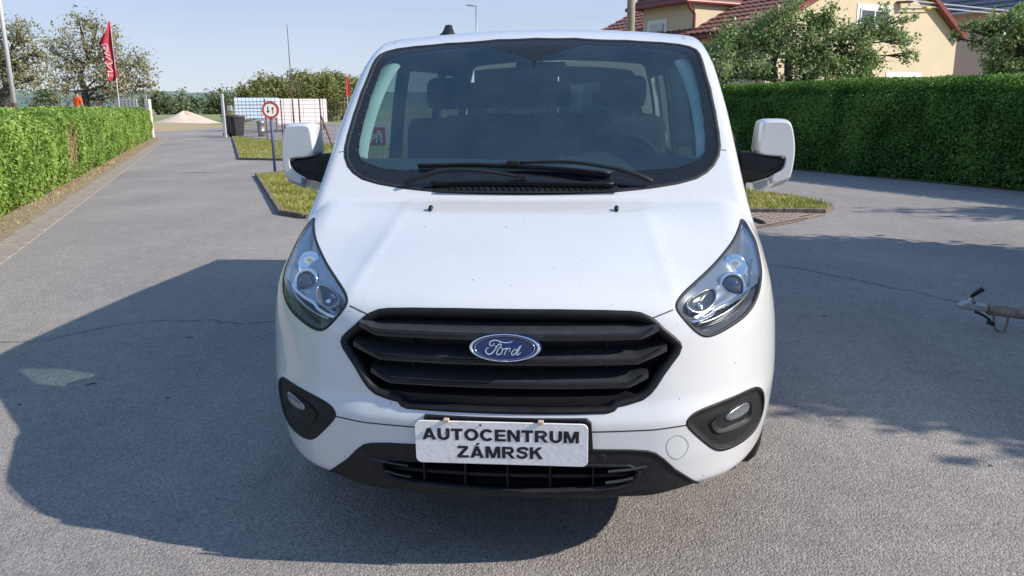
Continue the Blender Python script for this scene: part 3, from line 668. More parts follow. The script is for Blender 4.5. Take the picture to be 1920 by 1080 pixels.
for fin in ([(1140, 884), (1180, 880), (1212, 874)], [(1135, 905), (1160, 902), (1187, 896)]):
    for s in (1, -1):
        P = ab_point(to_ab(dense(px_on_body(fin) * np.array([s, 1, 1]), 0.01, False))); strip('trim_fin', None, [(-0.004, -0.001), (-0.002, 0.007), (0.003, 0.004), (0.005, -0.001)], MT['slat'], lower_trim, False, pts=P)
gv = px_on_body([(1231, 858), (1222, 872), (1205, 892), (1186, 910), (1160, 921)])
for s in (1, -1): strip('trim_groove', None, [(-0.002, 0.0006), (0.002, 0.0006)], MT['dark_hole'], lower_trim, False, pts=ab_point(to_ab(dense(gv * np.array([s, 1, 1]), 0.008, False))))
# number plate recess and holder
PLY = -0.112
hold = MB(); hp_ = [at(x, y, Y=PLY + 0.012) for x, y in ((795, 781), (1100, 789), (1109, 796), (1112, 846), (790, 838))]
hold.prism(hp_, (0, 0.03, 0)); hold.build('plate_holder', MT['black_plastic'], van)

# ---------------------------------------------------------------- pillar trims inside the cab
pt_ = px_on_body([(1276, 104), (1292, 130), (1307, 170), (1317, 210), (1324, 250), (1326, 284)])
for s in (1, -1):
    Pm = pt_ * np.array([s, 1, 1]); Pm = smooth_line(Pm, 5); Nn = grad(Pm); mbp = MB(); w0_ = np.linspace(0.026, 0.040, len(Pm))
    mbp.quadgrid(np.stack([Pm - Nn * 0.035 + np.array([-s, 0, 0]) * w0_[:, None], Pm - Nn * 0.022 + np.array([-s * 0.6, 0, 0]) * w0_[:, None], Pm - Nn * 0.020 + np.array([s * 0.5, 0, 0]) * w0_[:, None], Pm - Nn * 0.03 + np.array([s * 1.6, 0, 0]) * w0_[:, None]], 1)); mbp.build('pillar_trim', MT['trim_light'], van, True)
# ---------------------------------------------------------------- bonnet washers, cowl, wipers, aerial
for s in (1, -1):
    p, n_ = near_px(1156, 395); p = p * np.array([s, 1, 1]); wm = MB()
    wm.tube([p + np.array([0, -0.012, -0.002]), p + np.array([0, -0.006, 0.008]), p + np.array([0, 0.006, 0.011]), p + np.array([0, 0.016, 0.004])], [0.004, 0.0085, 0.009, 0.005], 10); wm.build('washer_nozzle', MT['black_plastic'], hood, True)
cw = MB(); xs = np.linspace(-0.36, 0.36, 40)
hy = ab_point(to_ab(np.stack([xs, 0.80 + 0.12 * xs ** 2, 1.16 + 0 * xs], 1)))
cw.quadgrid(np.array([[(p[0], p[1] - 0.02, p[2] - 0.005), (p[0], p[1] + 0.008, p[2] + 0.010), (p[0], p[1] + 0.030, p[2] + 0.024)] for p in hy])); cowl = cw.build('cowl_panel', MT['grey_plastic'], van, True)
for k in range(26):
    x = -0.30 + k * 0.024; p = hy[np.argmin(abs(xs - x))]; cm = MB(); cm.box((x, p[1] + 0.006, p[2] + 0.010), (0.007, 0.03, 0.008), Matrix.Rotation(0.5, 3, 'X')); cm.build('cowl_rib', MT['black_plastic'], cowl)
def on_glass(px, py, h): p, n_ = near_px(px, py); return p + n_ * h
def wiper(name, blade, arm, spring):
    B = [on_glass(x, y, 0.018) for x, y in blade]; mb = MB(); mb.tube(smooth_line(B, 4), 0.0075, 8); o = mb.build(name, MT['black_plastic'], van, True)
    rub = MB(); rub.tube(smooth_line([on_glass(x, y, 0.006) for x, y in blade], 4), 0.004, 6); rub.build('wiper_rubber', MT['rubber'], o)
    A = [on_glass(x, y, h) for x, y, h in arm]; am = MB(); am.tube(smooth_line(A, 4), [0.010 - 0.004 * i / (len(smooth_line(A, 4)) - 1) for i in range(len(smooth_line(A, 4)))], 8); am.build('wiper_arm', MT['grey_plastic'], o, True)
    j = on_glass(*spring, 0.03); jm = MB(); jm.box(j, (0.050, 0.022, 0.022), bev=0.005); jm.build('wiper_joint', MT['black_plastic'], o)
wiper('wiper', [(785, 316), (880, 314), (960, 317), (1060, 323), (1145, 331)], [(1222, 347, 0.02), (1190, 340, 0.04), (1140, 330, 0.05), (1060, 318, 0.045), (975, 315, 0.03)], (963, 316))
wiper('wiper', [(810, 349), (900, 346), (985, 347), (1080, 349), (1150, 351)], [(762, 350, 0.02), (800, 341, 0.04), (850, 335, 0.05), (920, 337, 0.045), (980, 342, 0.03)], (978, 343))
aer_p = ab_point(to_ab(np.array([[-0.51, 2.05, 1.88]])))[0]; ae = MB()
ae.quadgrid(np.array([[aer_p + 0.85 * np.array([k * w_ * math.cos(a), k * l_ * math.sin(a) + sh, h]) for a in np.linspace(0, 6.2832, 20, endpoint=False)] for k, w_, l_, h, sh in ((1, 0.055, 0.085, -0.012, 0), (1, 0.053, 0.083, 0.006, 0), (1, 0.036, 0.06, 0.022, 0.01), (1, 0.026, 0.04, 0.050, 0.025), (1, 0.021, 0.03, 0.066, 0.035), (0.02, 0.02, 0.03, 0.070, 0.035))]), closed_v=True)
ae.build('aerial', MT['black_plastic'], van, True)

# ---------------------------------------------------------------- mirrors
MY = 1.20
hs = z1([(62, 290), (78, 185), (95, 160), (130, 152), (245, 152), (283, 162), (302, 195), (314, 260), (322, 335), (318, 420), (305, 500), (288, 565), (255, 590), (200, 610), (160, 622), (151, 600), (152, 552), (200, 535), (238, 505), (254, 460), (252, 425), (240, 415), (110, 408), (46, 388)], 1400, 180, 3.6)
face = [np.array(at(x, y, Y=MY)) for x, y in hs]
up_idx = list(range(0, 10)) + [20, 21, 22, 23]
def mirror_geo():
    P = rounded(np.array(face), 1); c = np.array(at(1452, 262, Y=MY)); mb = MB(); rows = []
    for dy, k in ((0.085, 0.96), (0.03, 1.0), (0.0, 0.995), (-0.03, 0.95), (-0.055, 0.87)):
        R_ = []
        for p in P:
            q = c + (p - c) * np.array([k, 1, k]); q[1] = MY + dy; R_.append(q)
        rows.append(R_)
    b = mb.quadgrid(np.array(rows), closed_v=True); n = len(P)
    mb.F.append(tuple(b + 4 * n + i for i in range(n))); mb.F.append(tuple(b + i for i in range(n))[::-1])
    return mb
hm = mirror_geo()
arm = MB(); arm.prism([at(x, y, Y=MY - 0.04) for x, y in ((1386, 284), (1414, 286), (1440, 294), (1470, 296), (1471, 306), (1466, 319), (1442, 333), (1412, 342), (1386, 345))], (0, 0.12, 0))
arm2 = MB(); arm2.prism([at(x, y, Y=MY - 0.048) for x, y in ((1390, 333), (1444, 322), (1462, 312), (1460, 318), (1440, 330), (1392, 341))], (0, 0.01, 0))
ind = MB(); ind.prism([at(x, y, Y=MY - 0.035) for x, y in ((1409, 344), (1442, 333), (1441, 350), (1424, 360), (1411, 358))], (0, 0.06, 0))
mg = MB(); cM = np.array(at(1452, 258, Y=MY)); mg.box(cM + np.array([0.0, 0.088, 0.0]), (0.11, 0.006, 0.14), bev=0.002)
mm = MB(); mm.prism([at(x, y, Y=1.17) for x, y in ((1357, 212), (1377, 254), (1391, 286), (1400, 300), (1399, 350), (1401, 396), (1391, 392), (1381, 350), (1371, 312), (1362, 281))], (-0.02, 0.16, 0))
for s in (1, -1):
    g = lambda mb: mb if s > 0 else mb.mirror()
    mo = flat_smooth(g(hm).build('door_mirror', MT['paint'], van), 28)
    bv = mo.modifiers.new('bevel', 'BEVEL'); bv.width = 0.008; bv.segments = 3; bv.limit_method = 'ANGLE'; bv.angle_limit = math.radians(32)
    ao = g(arm).build('mirror_arm', MT['grey_plastic'], mo); b2 = ao.modifiers.new('bevel', 'BEVEL'); b2.width = 0.012; b2.segments = 3
    mmo = g(mm).build('mirror_foot', MT['grey_plastic'], mo); b3 = mmo.modifiers.new('bevel', 'BEVEL'); b3.width = 0.006; b3.segments = 2; g(arm2).build('arm_ridge', MT['black_plastic'], mo); io = g(ind).build('indicator', MT['lens'], mo); g(mg).build('mirror_glass', MT['chrome'], mo)
    ib_ = MB(); ib_.prism([at(x, y, Y=MY - 0.0) for x, y in ((1412, 345), (1439, 337), (1438, 347), (1424, 356), (1414, 354))], (0, 0.02, 0)); g(ib_).build('indicator_reflector', MT['silver'], mo)

# ---------------------------------------------------------------- wheels
for (wy, wz) in (WH, WH2):
    for s in (1, -1):
        tm = MB(); prof = [(0.215, -0.10), (0.29, -0.112), (0.318, -0.105), (0.333, -0.085), (0.335, 0.0), (0.333, 0.085), (0.318, 0.105), (0.29, 0.112), (0.215, 0.10)]
        tm.lathe([(r_, h) for r_, h in prof], c=(s * 0.835, wy, wz), n=48, axis='X'); W_ = tm.build('wheel', MT['tyre'], van, True); W_['label'] = 'black tyre under the white bodywork'
        rm = MB(); rm.lathe([(0.218, -0.09), (0.21, s * 0.06), (0.15, s * 0.03), (0.06, s * 0.06), (0.001, s * 0.065)], c=(s * 0.835, wy, wz), n=32, axis='X'); rm.build('rim', MT['silver'], W_, True)
        ln = MB(); ln.lathe([(0.40, -0.34), (0.40, 0.0), (0.39, 0.045)] if s > 0 else [(0.40, 0.34), (0.40, 0.0), (0.39, -0.045)], c=(s * 0.85, wy, wz), n=24, axis='X', a0=0.0, a1=math.pi); ln.build('arch_liner', MT['dark_hole'], van)

# ---------------------------------------------------------------- rear doors, cab interior
rw = T_plan(4.87)
for s in (1, -1):
    rd = MB()
    def rbox(x0, x1, z0_, z1_, mb): mb.box((s * (x0 + x1) / 2, Y_END - 0.01, (z0_ + z1_) / 2), (abs(x1 - x0), 0.04, z1_ - z0_))
    rbox(0.005, 0.93, 0.30, 1.16, rd); rbox(0.005, 0.74, 1.66, 1.86, rd); rbox(0.005, 0.10, 1.16, 1.66, rd); rbox(0.66, 0.80, 1.16, 1.66, rd)
    ro = rd.build('rear_door', MT['paint'], van); rg_ = MB(); rbox(0.10, 0.66, 1.16, 1.66, rg_)
    rg_.V = [(x, (y - Y_END + 0.01) * 0.1 + Y_END - 0.01, z) for x, y, z in rg_.V]; rg_.build('rear_window', MT['rear_glass'], ro)
ds = MB(); xs = np.linspace(-0.80, 0.80, 33); prof_d = [(0.86, 1.10), (0.90, 1.165), (1.08, 1.21), (1.24, 1.245), (1.36, 1.255), (1.44, 1.22), (1.50, 1.10), (1.46, 0.80), (1.40, 0.55)]
def dash_z(x, y, z):
    k = math.exp(-((x - 0.40) / 0.20) ** 2) * max(0, min(1, (y - 1.15) / 0.2)) * (1 if z > 1.05 else 0); return z + 0.05 * k - 0.012 * math.exp(-(x / 0.25) ** 2) * (1 if z > 1.15 else 0)
ds.quadgrid(np.array([[(x, y + 0.14 * x * x * (1 if y < 1.3 else 0.3), dash_z(x, y, z)) for y, z in prof_d] for x in xs])); dash = ds.build('dashboard', MT['dash'], van, True)
dv = MB(); dv.box((0.02, 1.24, 1.246), (0.34, 0.05, 0.012), bev=0.003); dv.build('dash_vent', MT['trim_dark'], dash)
for x in (-0.5, 0.62):
    dv = MB(); dv.box((x, 1.12, 1.222), (0.16, 0.03, 0.01), bev=0.003); dv.build('dash_vent', MT['trim_dark'], dash)
sw = MB(); cS = np.array([0.41, 1.56, 1.20]); ax = np.array([0, -0.75, 0.66]); u_ = np.array([1.0, 0, 0]); v_ = np.cross(ax, u_)
ringS = [cS + 0.19 * (math.cos(a) * u_ + math.sin(a) * v_) for a in np.linspace(0, 2 * math.pi, 33)]; sw.tube(ringS, 0.016, 8); sw.tube([cS - 0.18 * u_, cS + 0.18 * u_], 0.018, 6); sw.tube([cS, cS + 0.18 * v_ * -1], 0.018, 6); sw.box(cS, (0.13, 0.05, 0.10), bev=0.012); sw.build('steering_wheel', MT['trim_dark'], van, True)
MT['galv_dull'] = mat('dull_steel', (0.12, 0.12, 0.13), 0.4, metal=0.7, var=0.1)
def seat(x, y, w_=0.46):
    sb = MB(); sb.box((x, y - 0.22, 0.78), (w_, 0.5, 0.16), bev=0.05); s_o = sb.build('seat', MT['seat'], van, True)
    bb = MB(); bb.box((x, y + 0.08, 1.12), (w_, 0.14, 0.62), Matrix.Rotation(-0.16, 3, 'X'), bev=0.05); bb.build('backrest', MT['seat'], s_o, True)
    hb = MB(); hb.box((x, y + 0.16, 1.56), (0.25, 0.10, 0.17), Matrix.Rotation(-0.1, 3, 'X'), bev=0.04); hb.build('headrest', MT['seat'], s_o, True)
    for q in (-0.06, 0.06):
        pm = MB(); pm.tube([(x + q, y + 0.14, 1.40), (x + q, y + 0.155, 1.50)], 0.006, 6); pm.build('headrest_post', MT['galv_dull'], s_o)
for x in (-0.52, -0.10, 0.44): seat(x, 2.0)
for x in (-0.5, 0.0, 0.5): seat(x, 3.0)
for x in (-0.5, 0.0, 0.5): seat(x, 3.9)
rmi = MB(); rmi.box((0.02, 1.58, 1.66), (0.24, 0.03, 0.07), bev=0.012); rmi.tube([(0.02, 1.58, 1.69), (0.02, 1.56, 1.74)], 0.01, 6); rmi.build('interior_mirror', MT['trim_dark'], van)

# ================================================================== ground, roads, kerbs
def asphalt_mat():
    M = bpy.data.materials.new('old_asphalt'); M.use_nodes = True; N, L = M.node_tree.nodes, M.node_tree.links; B = N['Principled BSDF']
    B.inputs['Roughness'].default_value = 0.85; B.inputs['Specular IOR Level'].default_value = 0.3
    tc = N.new('ShaderNodeTexCoord')
    def noise(sc, det, rough=0.6):
        n = N.new('ShaderNodeTexNoise'); n.inputs['Scale'].default_value = sc; n.inputs['Detail'].default_value = det; n.inputs['Roughness'].default_value = rough; L.new(tc.outputs['Object'], n.inputs['Vector']); return n
    big = noise(0.55, 5); mid = noise(7, 4); vo = N.new('ShaderNodeTexVoronoi'); vo.inputs['Scale'].default_value = 125; L.new(tc.outputs['Object'], vo.inputs['Vector'])
    fine = noise(160, 3, 0.7)
    r1 = N.new('ShaderNodeValToRGB'); e = r1.color_ramp.elements; e[0].position = 0.30; e[1].position = 0.72; e[0].color = (0.278, 0.257, 0.240, 1); e[1].color = (0.362, 0.333, 0.308, 1)
    L.new(big.outputs['Fac'], r1.inputs['Fac'])
    st = N.new('ShaderNodeValToRGB'); e = st.color_ramp.elements; e[0].position = 0.0; e[1].position = 1.0; e[0].color = (0.50, 0.50, 0.51, 1); e[1].color = (1.37, 1.35, 1.33, 1)
    L.new(vo.outputs['Color'], st.inputs['Fac'])
    m1 = N.new('ShaderNodeMixRGB'); m1.blend_type = 'MULTIPLY'; m1.inputs[0].default_value = 0.85; L.new(r1.outputs['Color'], m1.inputs[1]); L.new(st.outputs['Color'], m1.inputs[2])
    r2 = N.new('ShaderNodeValToRGB'); e = r2.color_ramp.elements; e[0].position = 0.25; e[1].position = 0.75; e[0].color = (0.88, 0.88, 0.89, 1); e[1].color = (1.08, 1.07, 1.06, 1); L.new(mid.outputs['Fac'], r2.inputs['Fac'])
    m2 = N.new('ShaderNodeMixRGB'); m2.blend_type = 'MULTIPLY'; m2.inputs[0].default_value = 1.0; L.new(m1.outputs['Color'], m2.inputs[1]); L.new(r2.outputs['Color'], m2.inputs[2])
    # wheel tracks, stains and patches with shapes of their own
    sm = N.new('ShaderNodeMapping'); sm.inputs['Rotation'].default_value = (0, 0, math.radians(25)); sm.inputs['Scale'].default_value = (0.9, 0.16, 1); L.new(tc.outputs['Object'], sm.inputs['Vector'])
    tn = N.new('ShaderNodeTexNoise'); tn.inputs['Scale'].default_value = 0.8; tn.inputs['Detail'].default_value = 4; L.new(sm.outputs['Vector'], tn.inputs['Vector'])
    tr_ = N.new('ShaderNodeValToRGB'); e = tr_.color_ramp.elements; e[0].position = 0.34; e[1].position = 0.62; e[0].color = (0.70, 0.70, 0.72, 1); e[1].color = (1.08, 1.07, 1.06, 1); L.new(tn.outputs['Fac'], tr_.inputs['Fac'])
    m3 = N.new('ShaderNodeMixRGB'); m3.blend_type = 'MULTIPLY'; m3.inputs[0].default_value = 0.4; L.new(m2.outputs['Color'], m3.inputs[1]); L.new(tr_.outputs['Color'], m3.inputs[2])
    sn = noise(2.6, 6, 0.75); sr = N.new('ShaderNodeValToRGB'); e = sr.color_ramp.elements; e[0].position = 0.66; e[1].position = 0.76; e[0].color = (1, 1, 1, 1); e[1].color = (0.72, 0.71, 0.70, 1); L.new(sn.outputs['Fac'], sr.inputs['Fac'])
    m4 = N.new('ShaderNodeMixRGB'); m4.blend_type = 'MULTIPLY'; m4.inputs[0].default_value = 1.0; L.new(m3.outputs['Color'], m4.inputs[1]); L.new(sr.outputs['Color'], m4.inputs[2])
    L.new(m4.outputs['Color'], B.inputs['Base Color'])
    ad = N.new('ShaderNodeMath'); ad.operation = 'SUBTRACT'; L.new(fine.outputs['Fac'], ad.inputs[0]); L.new(vo.outputs['Distance'], ad.inputs[1])
    bp = N.new('ShaderNodeBump'); bp.inputs['Strength'].default_value = 0.85; bp.inputs['Distance'].default_value = 0.006; L.new(ad.outputs[0], bp.inputs['Height']); L.new(bp.outputs['Normal'], B.inputs['Normal'])
    return M
MT['asphalt'] = asphalt_mat()
MT['field'] = mat('field_soil_and_grass', srgb(150, 135, 105), 0.95, col2=srgb(120, 130, 75), vscale=0.03, cont=(0.42, 0.55))
MT['soil'] = mat('dry_verge_soil', srgb(158, 140, 112), 0.95, col2=srgb(122, 108, 84), vscale=7, bump=0.6, bscale=40)
MT['lawn_soil'] = mat('lawn_soil', (0.16, 0.16, 0.05), 0.95, col2=(0.26, 0.22, 0.10), vscale=3, bump=0.4, bscale=60)
MT['concrete'] = mat('weathered_concrete', srgb(158, 148, 136), 0.9, col2=srgb(132, 122, 110), vscale=9, bump=0.4, bscale=90)
MT['kerb_dark'] = mat('dark_kerb_concrete', srgb(132, 120, 108), 0.9, col2=srgb(92, 80, 70), vscale=12, bump=0.4, bscale=90)
MT['crack'] = mat('crack_filler', (0.085, 0.082, 0.08), 0.95, var=0.2)

def sheet(name, pts, z, material, kind='structure', parent=None):
    m_ = MB(); m_.poly([(p[0], p[1], z) for p in pts]); o = m_.build(name, material, parent)
    if kind: o['kind'] = kind
    if o.data.polygons[0].normal.z < 0: o.data.flip_normals()
    return o
# far ground rises and falls gently; near the yard it is flat
sheet('ground', [(-2500, -300), (2500, -300), (2500, 3000), (-2500, 3000)], -0.03, MT['field'])
road = sheet('road', [(-70, -12), (16, -12), (16, 66), (-70, 66)], 0.0, MT['asphalt'])
HA, HB = np.array([-7.56, 7.61]), np.array([-21.7, 37.5]); hd = (HB - HA) / np.linalg.norm(HB - HA); hn = np.array([hd[1], -hd[0]])   # hn points to the road
H0 = HA - hd * 9.0; HL = np.linalg.norm(HB - H0)
garden_l = sheet('garden_ground', [H0 + hn * 0.10, HB + hn * 0.10, HB - hn * 30 + hd * 2, H0 - hn * 60], 0.012, MT['lawn_soil'])
verge = sheet('verge', [H0 + hn * 0.37, HB + hn * 0.37, HB - hn * 0.1, H0 - hn * 0.1], 0.016, MT['soil'])
RA_, RB_ = np.array([4.3, 17.2]), np.array([11.0, 5.4])
rd_ = (RB_ - RA_) / np.linalg.norm(RB_ - RA_); rn_ = np.array([rd_[1], -rd_[0]]);
if rn_[0] < 0: rn_ = -rn_
garden_r = sheet('garden_lawn', [RA_ - rd_ * 3 + rn_ * 0.05, RB_ + rd_ * 2 + rn_ * 0.05, RB_ + rd_ * 2 + rn_ * 60, RA_ + np.array([2, 60])], 0.02, MT['lawn_soil'])

# gutter slabs beside the verge, one by one
slab = MB(); slab.box((0, 0, 0), (0.34, 0.97, 0.05), bev=0.008); slab0 = None; gut = empty('gutter', (H0[0], H0[1], 0)); gut['_local'] = 1; gut['kind'] = 'structure'
n_sl = int(HL / 1.0)
for k in range(n_sl):
    c = H0 + hd * (k + 0.5) + hn * 0.53
    if slab0 is None:
        slab0 = slab.build('slab', MT['concrete'], None); o = slab0; o.parent = gut
    else: o = inst(slab0, 'slab', gut)
    o.location = (c[0] - H0[0], c[1] - H0[1], -0.012 + random.uniform(-0.004, 0.004)); o.rotation_euler = (random.uniform(-0.008, 0.008), random.uniform(-0.008, 0.008), math.atan2(-hd[0], hd[1]) + random.uniform(-0.008, 0.008))
# lawns with kerb stones
def kerb(path, material, parent, wd_=0.07, hgt=0.09, ln=0.5, closed=False):
    proto = None
    P = [np.array(p, float) for p in path]
    for a, b in zip(P[:-1], P[1:]):
        L_ = np.linalg.norm(b - a); n = max(1, int(round(L_ / ln))); d_ = (b - a) / L_; l1 = L_ / n
        for i in range(n):
            c = a + d_ * l1 * (i + 0.5)
            if proto is None:
                kb = MB(); kb.box((0, 0, 0), (1.0, wd_, hgt), bev=0.010); proto = kb.build('kerb_stone', material, None); o = proto; o.parent = parent
            else: o = inst(proto, 'kerb_stone', parent)
            o.location = (c[0], c[1], 0.022 + random.uniform(-0.006, 0.006)); o.rotation_euler = (random.uniform(-0.03, 0.03), 0, math.atan2(d_[1], d_[0]) + random.uniform(-0.012, 0.012)); o.scale = (l1 - 0.012, 1, 1)
LAWN1 = [(-17.2, 36.7), (-9.7, 20.25), (-6.74, 19.4), (2.0, 19.6), (3.0, 25.0), (-9.0, 28.0)]
LAWN2 = [(-7.0, 14.9), (-4.05, 8.6), (-3.56, 8.2), (-2.0, 8.45), (2.45, 8.93), (3.5, 8.88), (3.78, 9.4), (3.55, 10.6), (2.4, 12.6), (-2.0, 15.4), (-6.3, 15.7)]
lawn_a = sheet('lawn', LAWN1, 0.035, MT['lawn_soil']); lawn_b = sheet('lawn', LAWN2, 0.035, MT['lawn_soil'])
kerb(LAWN1[:4], MT['kerb_dark'], lawn_a); kerb([LAWN2[-1]] + LAWN2[:6], MT['kerb_dark'], lawn_b); kerb(LAWN2[5:9], MT['kerb_dark'], lawn_b, hgt=0.05)
# block paving in front of the right lawn
PAV = [(1.6, 7.15), (2.25, 7.38), (2.9, 7.95), (3.5, 8.74), (2.45, 8.86), (1.6, 8.78)]
pav = sheet('paving', PAV, 0.008, MT['soil']); pv0 = None; pav_in = np.array(PAV)
for i in range(12):
    for j in range(20):
        c = np.array([1.66 + i * 0.165 + (0.08 if j % 2 else 0), 7.2 + j * 0.085])
        if not all(inside(pav_in, c + np.array(q))[()] for q in ((-0.07, -0.035), (0.07, -0.035), (0.07, 0.035), (-0.07, 0.035))): continue
        if pv0 is None:
            pm = MB(); pm.box((0, 0, 0), (0.155, 0.076, 0.04), bev=0.005); pv0 = pm.build('paver', mat('paver_concrete', srgb(160, 140, 126), 0.9, col2=srgb(120, 104, 96), vscale=14, bump=0.4, bscale=120), None); o = pv0; o.parent = pav
        else: o = inst(pv0, 'paver', pav)
        o.location = (c[0], c[1], random.uniform(0.0, 0.006)); o.rotation_euler = (random.uniform(-0.02, 0.02), random.uniform(-0.02, 0.02), random.uniform(-0.02, 0.02))
# cracks in the asphalt
def crack(px_pts, w_=0.006):
    P = [at(x, y, Z=0.0) for x, y in px_pts]; Q = dense(np.array(P), 0.035, False); rng = np.random.default_rng(len(px_pts) + int(px_pts[0][0]))
    off = np.cumsum(rng.normal(0, 0.011, len(Q))); off -= np.linspace(off[0], off[-1], len(Q)); T = np.gradient(Q, axis=0); T /= np.linalg.norm(T, axis=1, keepdims=True); S = np.stack([-T[:, 1], T[:, 0], 0 * T[:, 0]], 1)
    ww = w_ * (0.5 + rng.random(len(Q)) * 0.9); C_ = Q + S * off[:, None]; m_ = MB()
    m_.quadgrid(np.stack([C_ - S * ww[:, None] / 2 + [0, 0, 0.004], C_ + S * ww[:, None] / 2 + [0, 0, 0.004]], 1)); m_.build('crack', MT['crack'], road)
crack([(0, 642), (90, 635), (170, 622), (240, 609), (300, 603), (380, 603), (450, 607), (530, 603)], 0.008)
crack([(1440, 497), (1500, 503), (1560, 515), (1640, 532), (1720, 548), (1790, 566), (1850, 580)], 0.010)
crack([(400, 351), (460, 352), (520, 350)], 0.013)
# twigs and pebbles lying on the road
def scrap(px, py, l_, ang, material, th=0.0028):
    l_ *= 0.75
    p = at(px, py, Z=0.0); m_ = MB(); d_ = np.array([math.cos(ang), math.sin(ang), 0]); e_ = np.array([-d_[1], d_[0], 0])
    m_.tube([p + d_ * -l_ / 2 + [0, 0, 0.004], p + e_ * l_ * 0.06 + [0, 0, 0.007], p + d_ * l_ * 0.25 + e_ * l_ * 0.02 + [0, 0, 0.005], p + d_ * l_ / 2 - e_ * l_ * 0.05 + [0, 0, 0.004]], [th * 0.6, th, th, th * 0.4], 5); return m_.build('twig', material, road)
MT['twig'] = mat('dead_twig', (0.05, 0.035, 0.025), 0.9, var=0.3)
for k, (px, py, l_, a_) in enumerate(((356, 634, 0.07, 0.1), (170, 722, 0.08, 0.9), (315, 748, 0.03, 0.6), (375, 692, 0.02, 0.1), (1545, 594, 0.05, 0.3), (1857, 875, 0.03, 0.1), (1497, 643, 0.02, 0.8), (36, 760, 0.03, 0.0))): scrap(px, py, l_, a_, MT['twig'])
def pebble(px, py, r_, name='pebble', colr=(0.4, 0.4, 0.38)):
    p = at(px, py, Z=0.0); bm = bmesh.new(); bmesh.ops.create_icosphere(bm, subdivisions=2, radius=r_); rg = np.random.default_rng(int(px))
    for v in bm.verts: v.co *= 1 + rg.normal(0, 0.07); v.co.z *= 0.7
    me = bpy.data.meshes.new(name); bm.to_mesh(me); bm.free(); me.materials.append(mat(name + '_stone', colr, 0.8, var=0.2)); o = bpy.data.objects.new(name, me); COL.objects.link(o); o.location = (p[0], p[1], r_ * 0.45); return o
tag(pebble(1735, 596, 0.013), 'small pale pebble lying on the shaded asphalt beside the trailer coupling', 'pebble')

# ================================================================== plants
def leaf_mesh(name, C_, size, material, parent, asp=0.55, up=0.0, rng=RNG, nrm=None, kind=None):
    n = len(C_); d_ = rng.normal(size=(n, 3)); 
    if nrm is not None: d_ = d_ * 0.8 + nrm * 0.9
    d_[:, 2] += up; d_ /= np.linalg.norm(d_, axis=1, keepdims=True) + 1e-9      # leaf normal
    a = np.cross(d_, rng.normal(size=(n, 3))); a /= np.linalg.norm(a, axis=1, keepdims=True) + 1e-9; b = np.cross(d_, a)
    s = (size * (0.6 + 0.8 * rng.random(n)))[:, None] / 2
    V = np.stack([C_ - a * s, C_ + b * s * asp + d_ * s * 0.2, C_ + a * s, C_ - b * s * asp + d_ * s * 0.2], 1).reshape(-1, 3)
    o = add(name, V, np.arange(4 * n).reshape(n, 4), material, parent)
    if kind: o['kind'] = kind
    return o
def vnoise(P, sc, seed=0):
    """cheap smooth value noise"""
    P = np.asarray(P) * sc + seed * 17.3; i = np.floor(P).astype(np.int64); f = P - i; f = f * f * (3 - 2 * f)
    def h(a): return (np.sin(a[..., 0] * 127.1 + a[..., 1] * 311.7 + a[..., 2] * 74.7) * 43758.5453) % 1.0
    r = 0
    for dx in (0, 1):
        for dy in (0, 1):
            for dz in (0, 1):
                w_ = (f[..., 0] if dx else 1 - f[..., 0]) * (f[..., 1] if dy else 1 - f[..., 1]) * (f[..., 2] if dz else 1 - f[..., 2]); r = r + w_ * h(i + np.array([dx, dy, dz]))
    return r
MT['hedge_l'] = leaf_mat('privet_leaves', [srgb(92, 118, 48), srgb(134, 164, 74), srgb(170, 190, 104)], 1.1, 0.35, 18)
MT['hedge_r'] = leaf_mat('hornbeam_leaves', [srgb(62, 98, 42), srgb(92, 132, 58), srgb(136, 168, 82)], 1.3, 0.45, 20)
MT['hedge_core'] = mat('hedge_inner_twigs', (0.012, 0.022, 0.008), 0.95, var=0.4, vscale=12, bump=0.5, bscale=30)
MT['bark'] = mat('apple_bark', (0.06, 0.05, 0.042), 0.9, var=0.35, vscale=14, bump=0.6, bscale=30)
MT['apple'] = leaf_mat('apple_leaves', [srgb(92, 116, 62), srgb(132, 154, 92), srgb(182, 194, 146)], 1.5, 0.3, 16)
MT['blossom'] = leaf_mat('blossoming_twigs', [srgb(112, 112, 72), srgb(150, 146, 104), srgb(204, 196, 172)], 1.6, 0.35, 12)
MT['copse'] = leaf_mat('spring_tree_leaves', [srgb(104, 110, 66), srgb(134, 140, 84), srgb(168, 160, 112)], 0.25, 0.3, 2.5)  # leaf colours lightened to put some haze into them
MT['far_bush'] = leaf_mat('field_tree_leaves', [srgb(88, 102, 74), srgb(114, 126, 90)], 0.2, 0.2, 2.0)

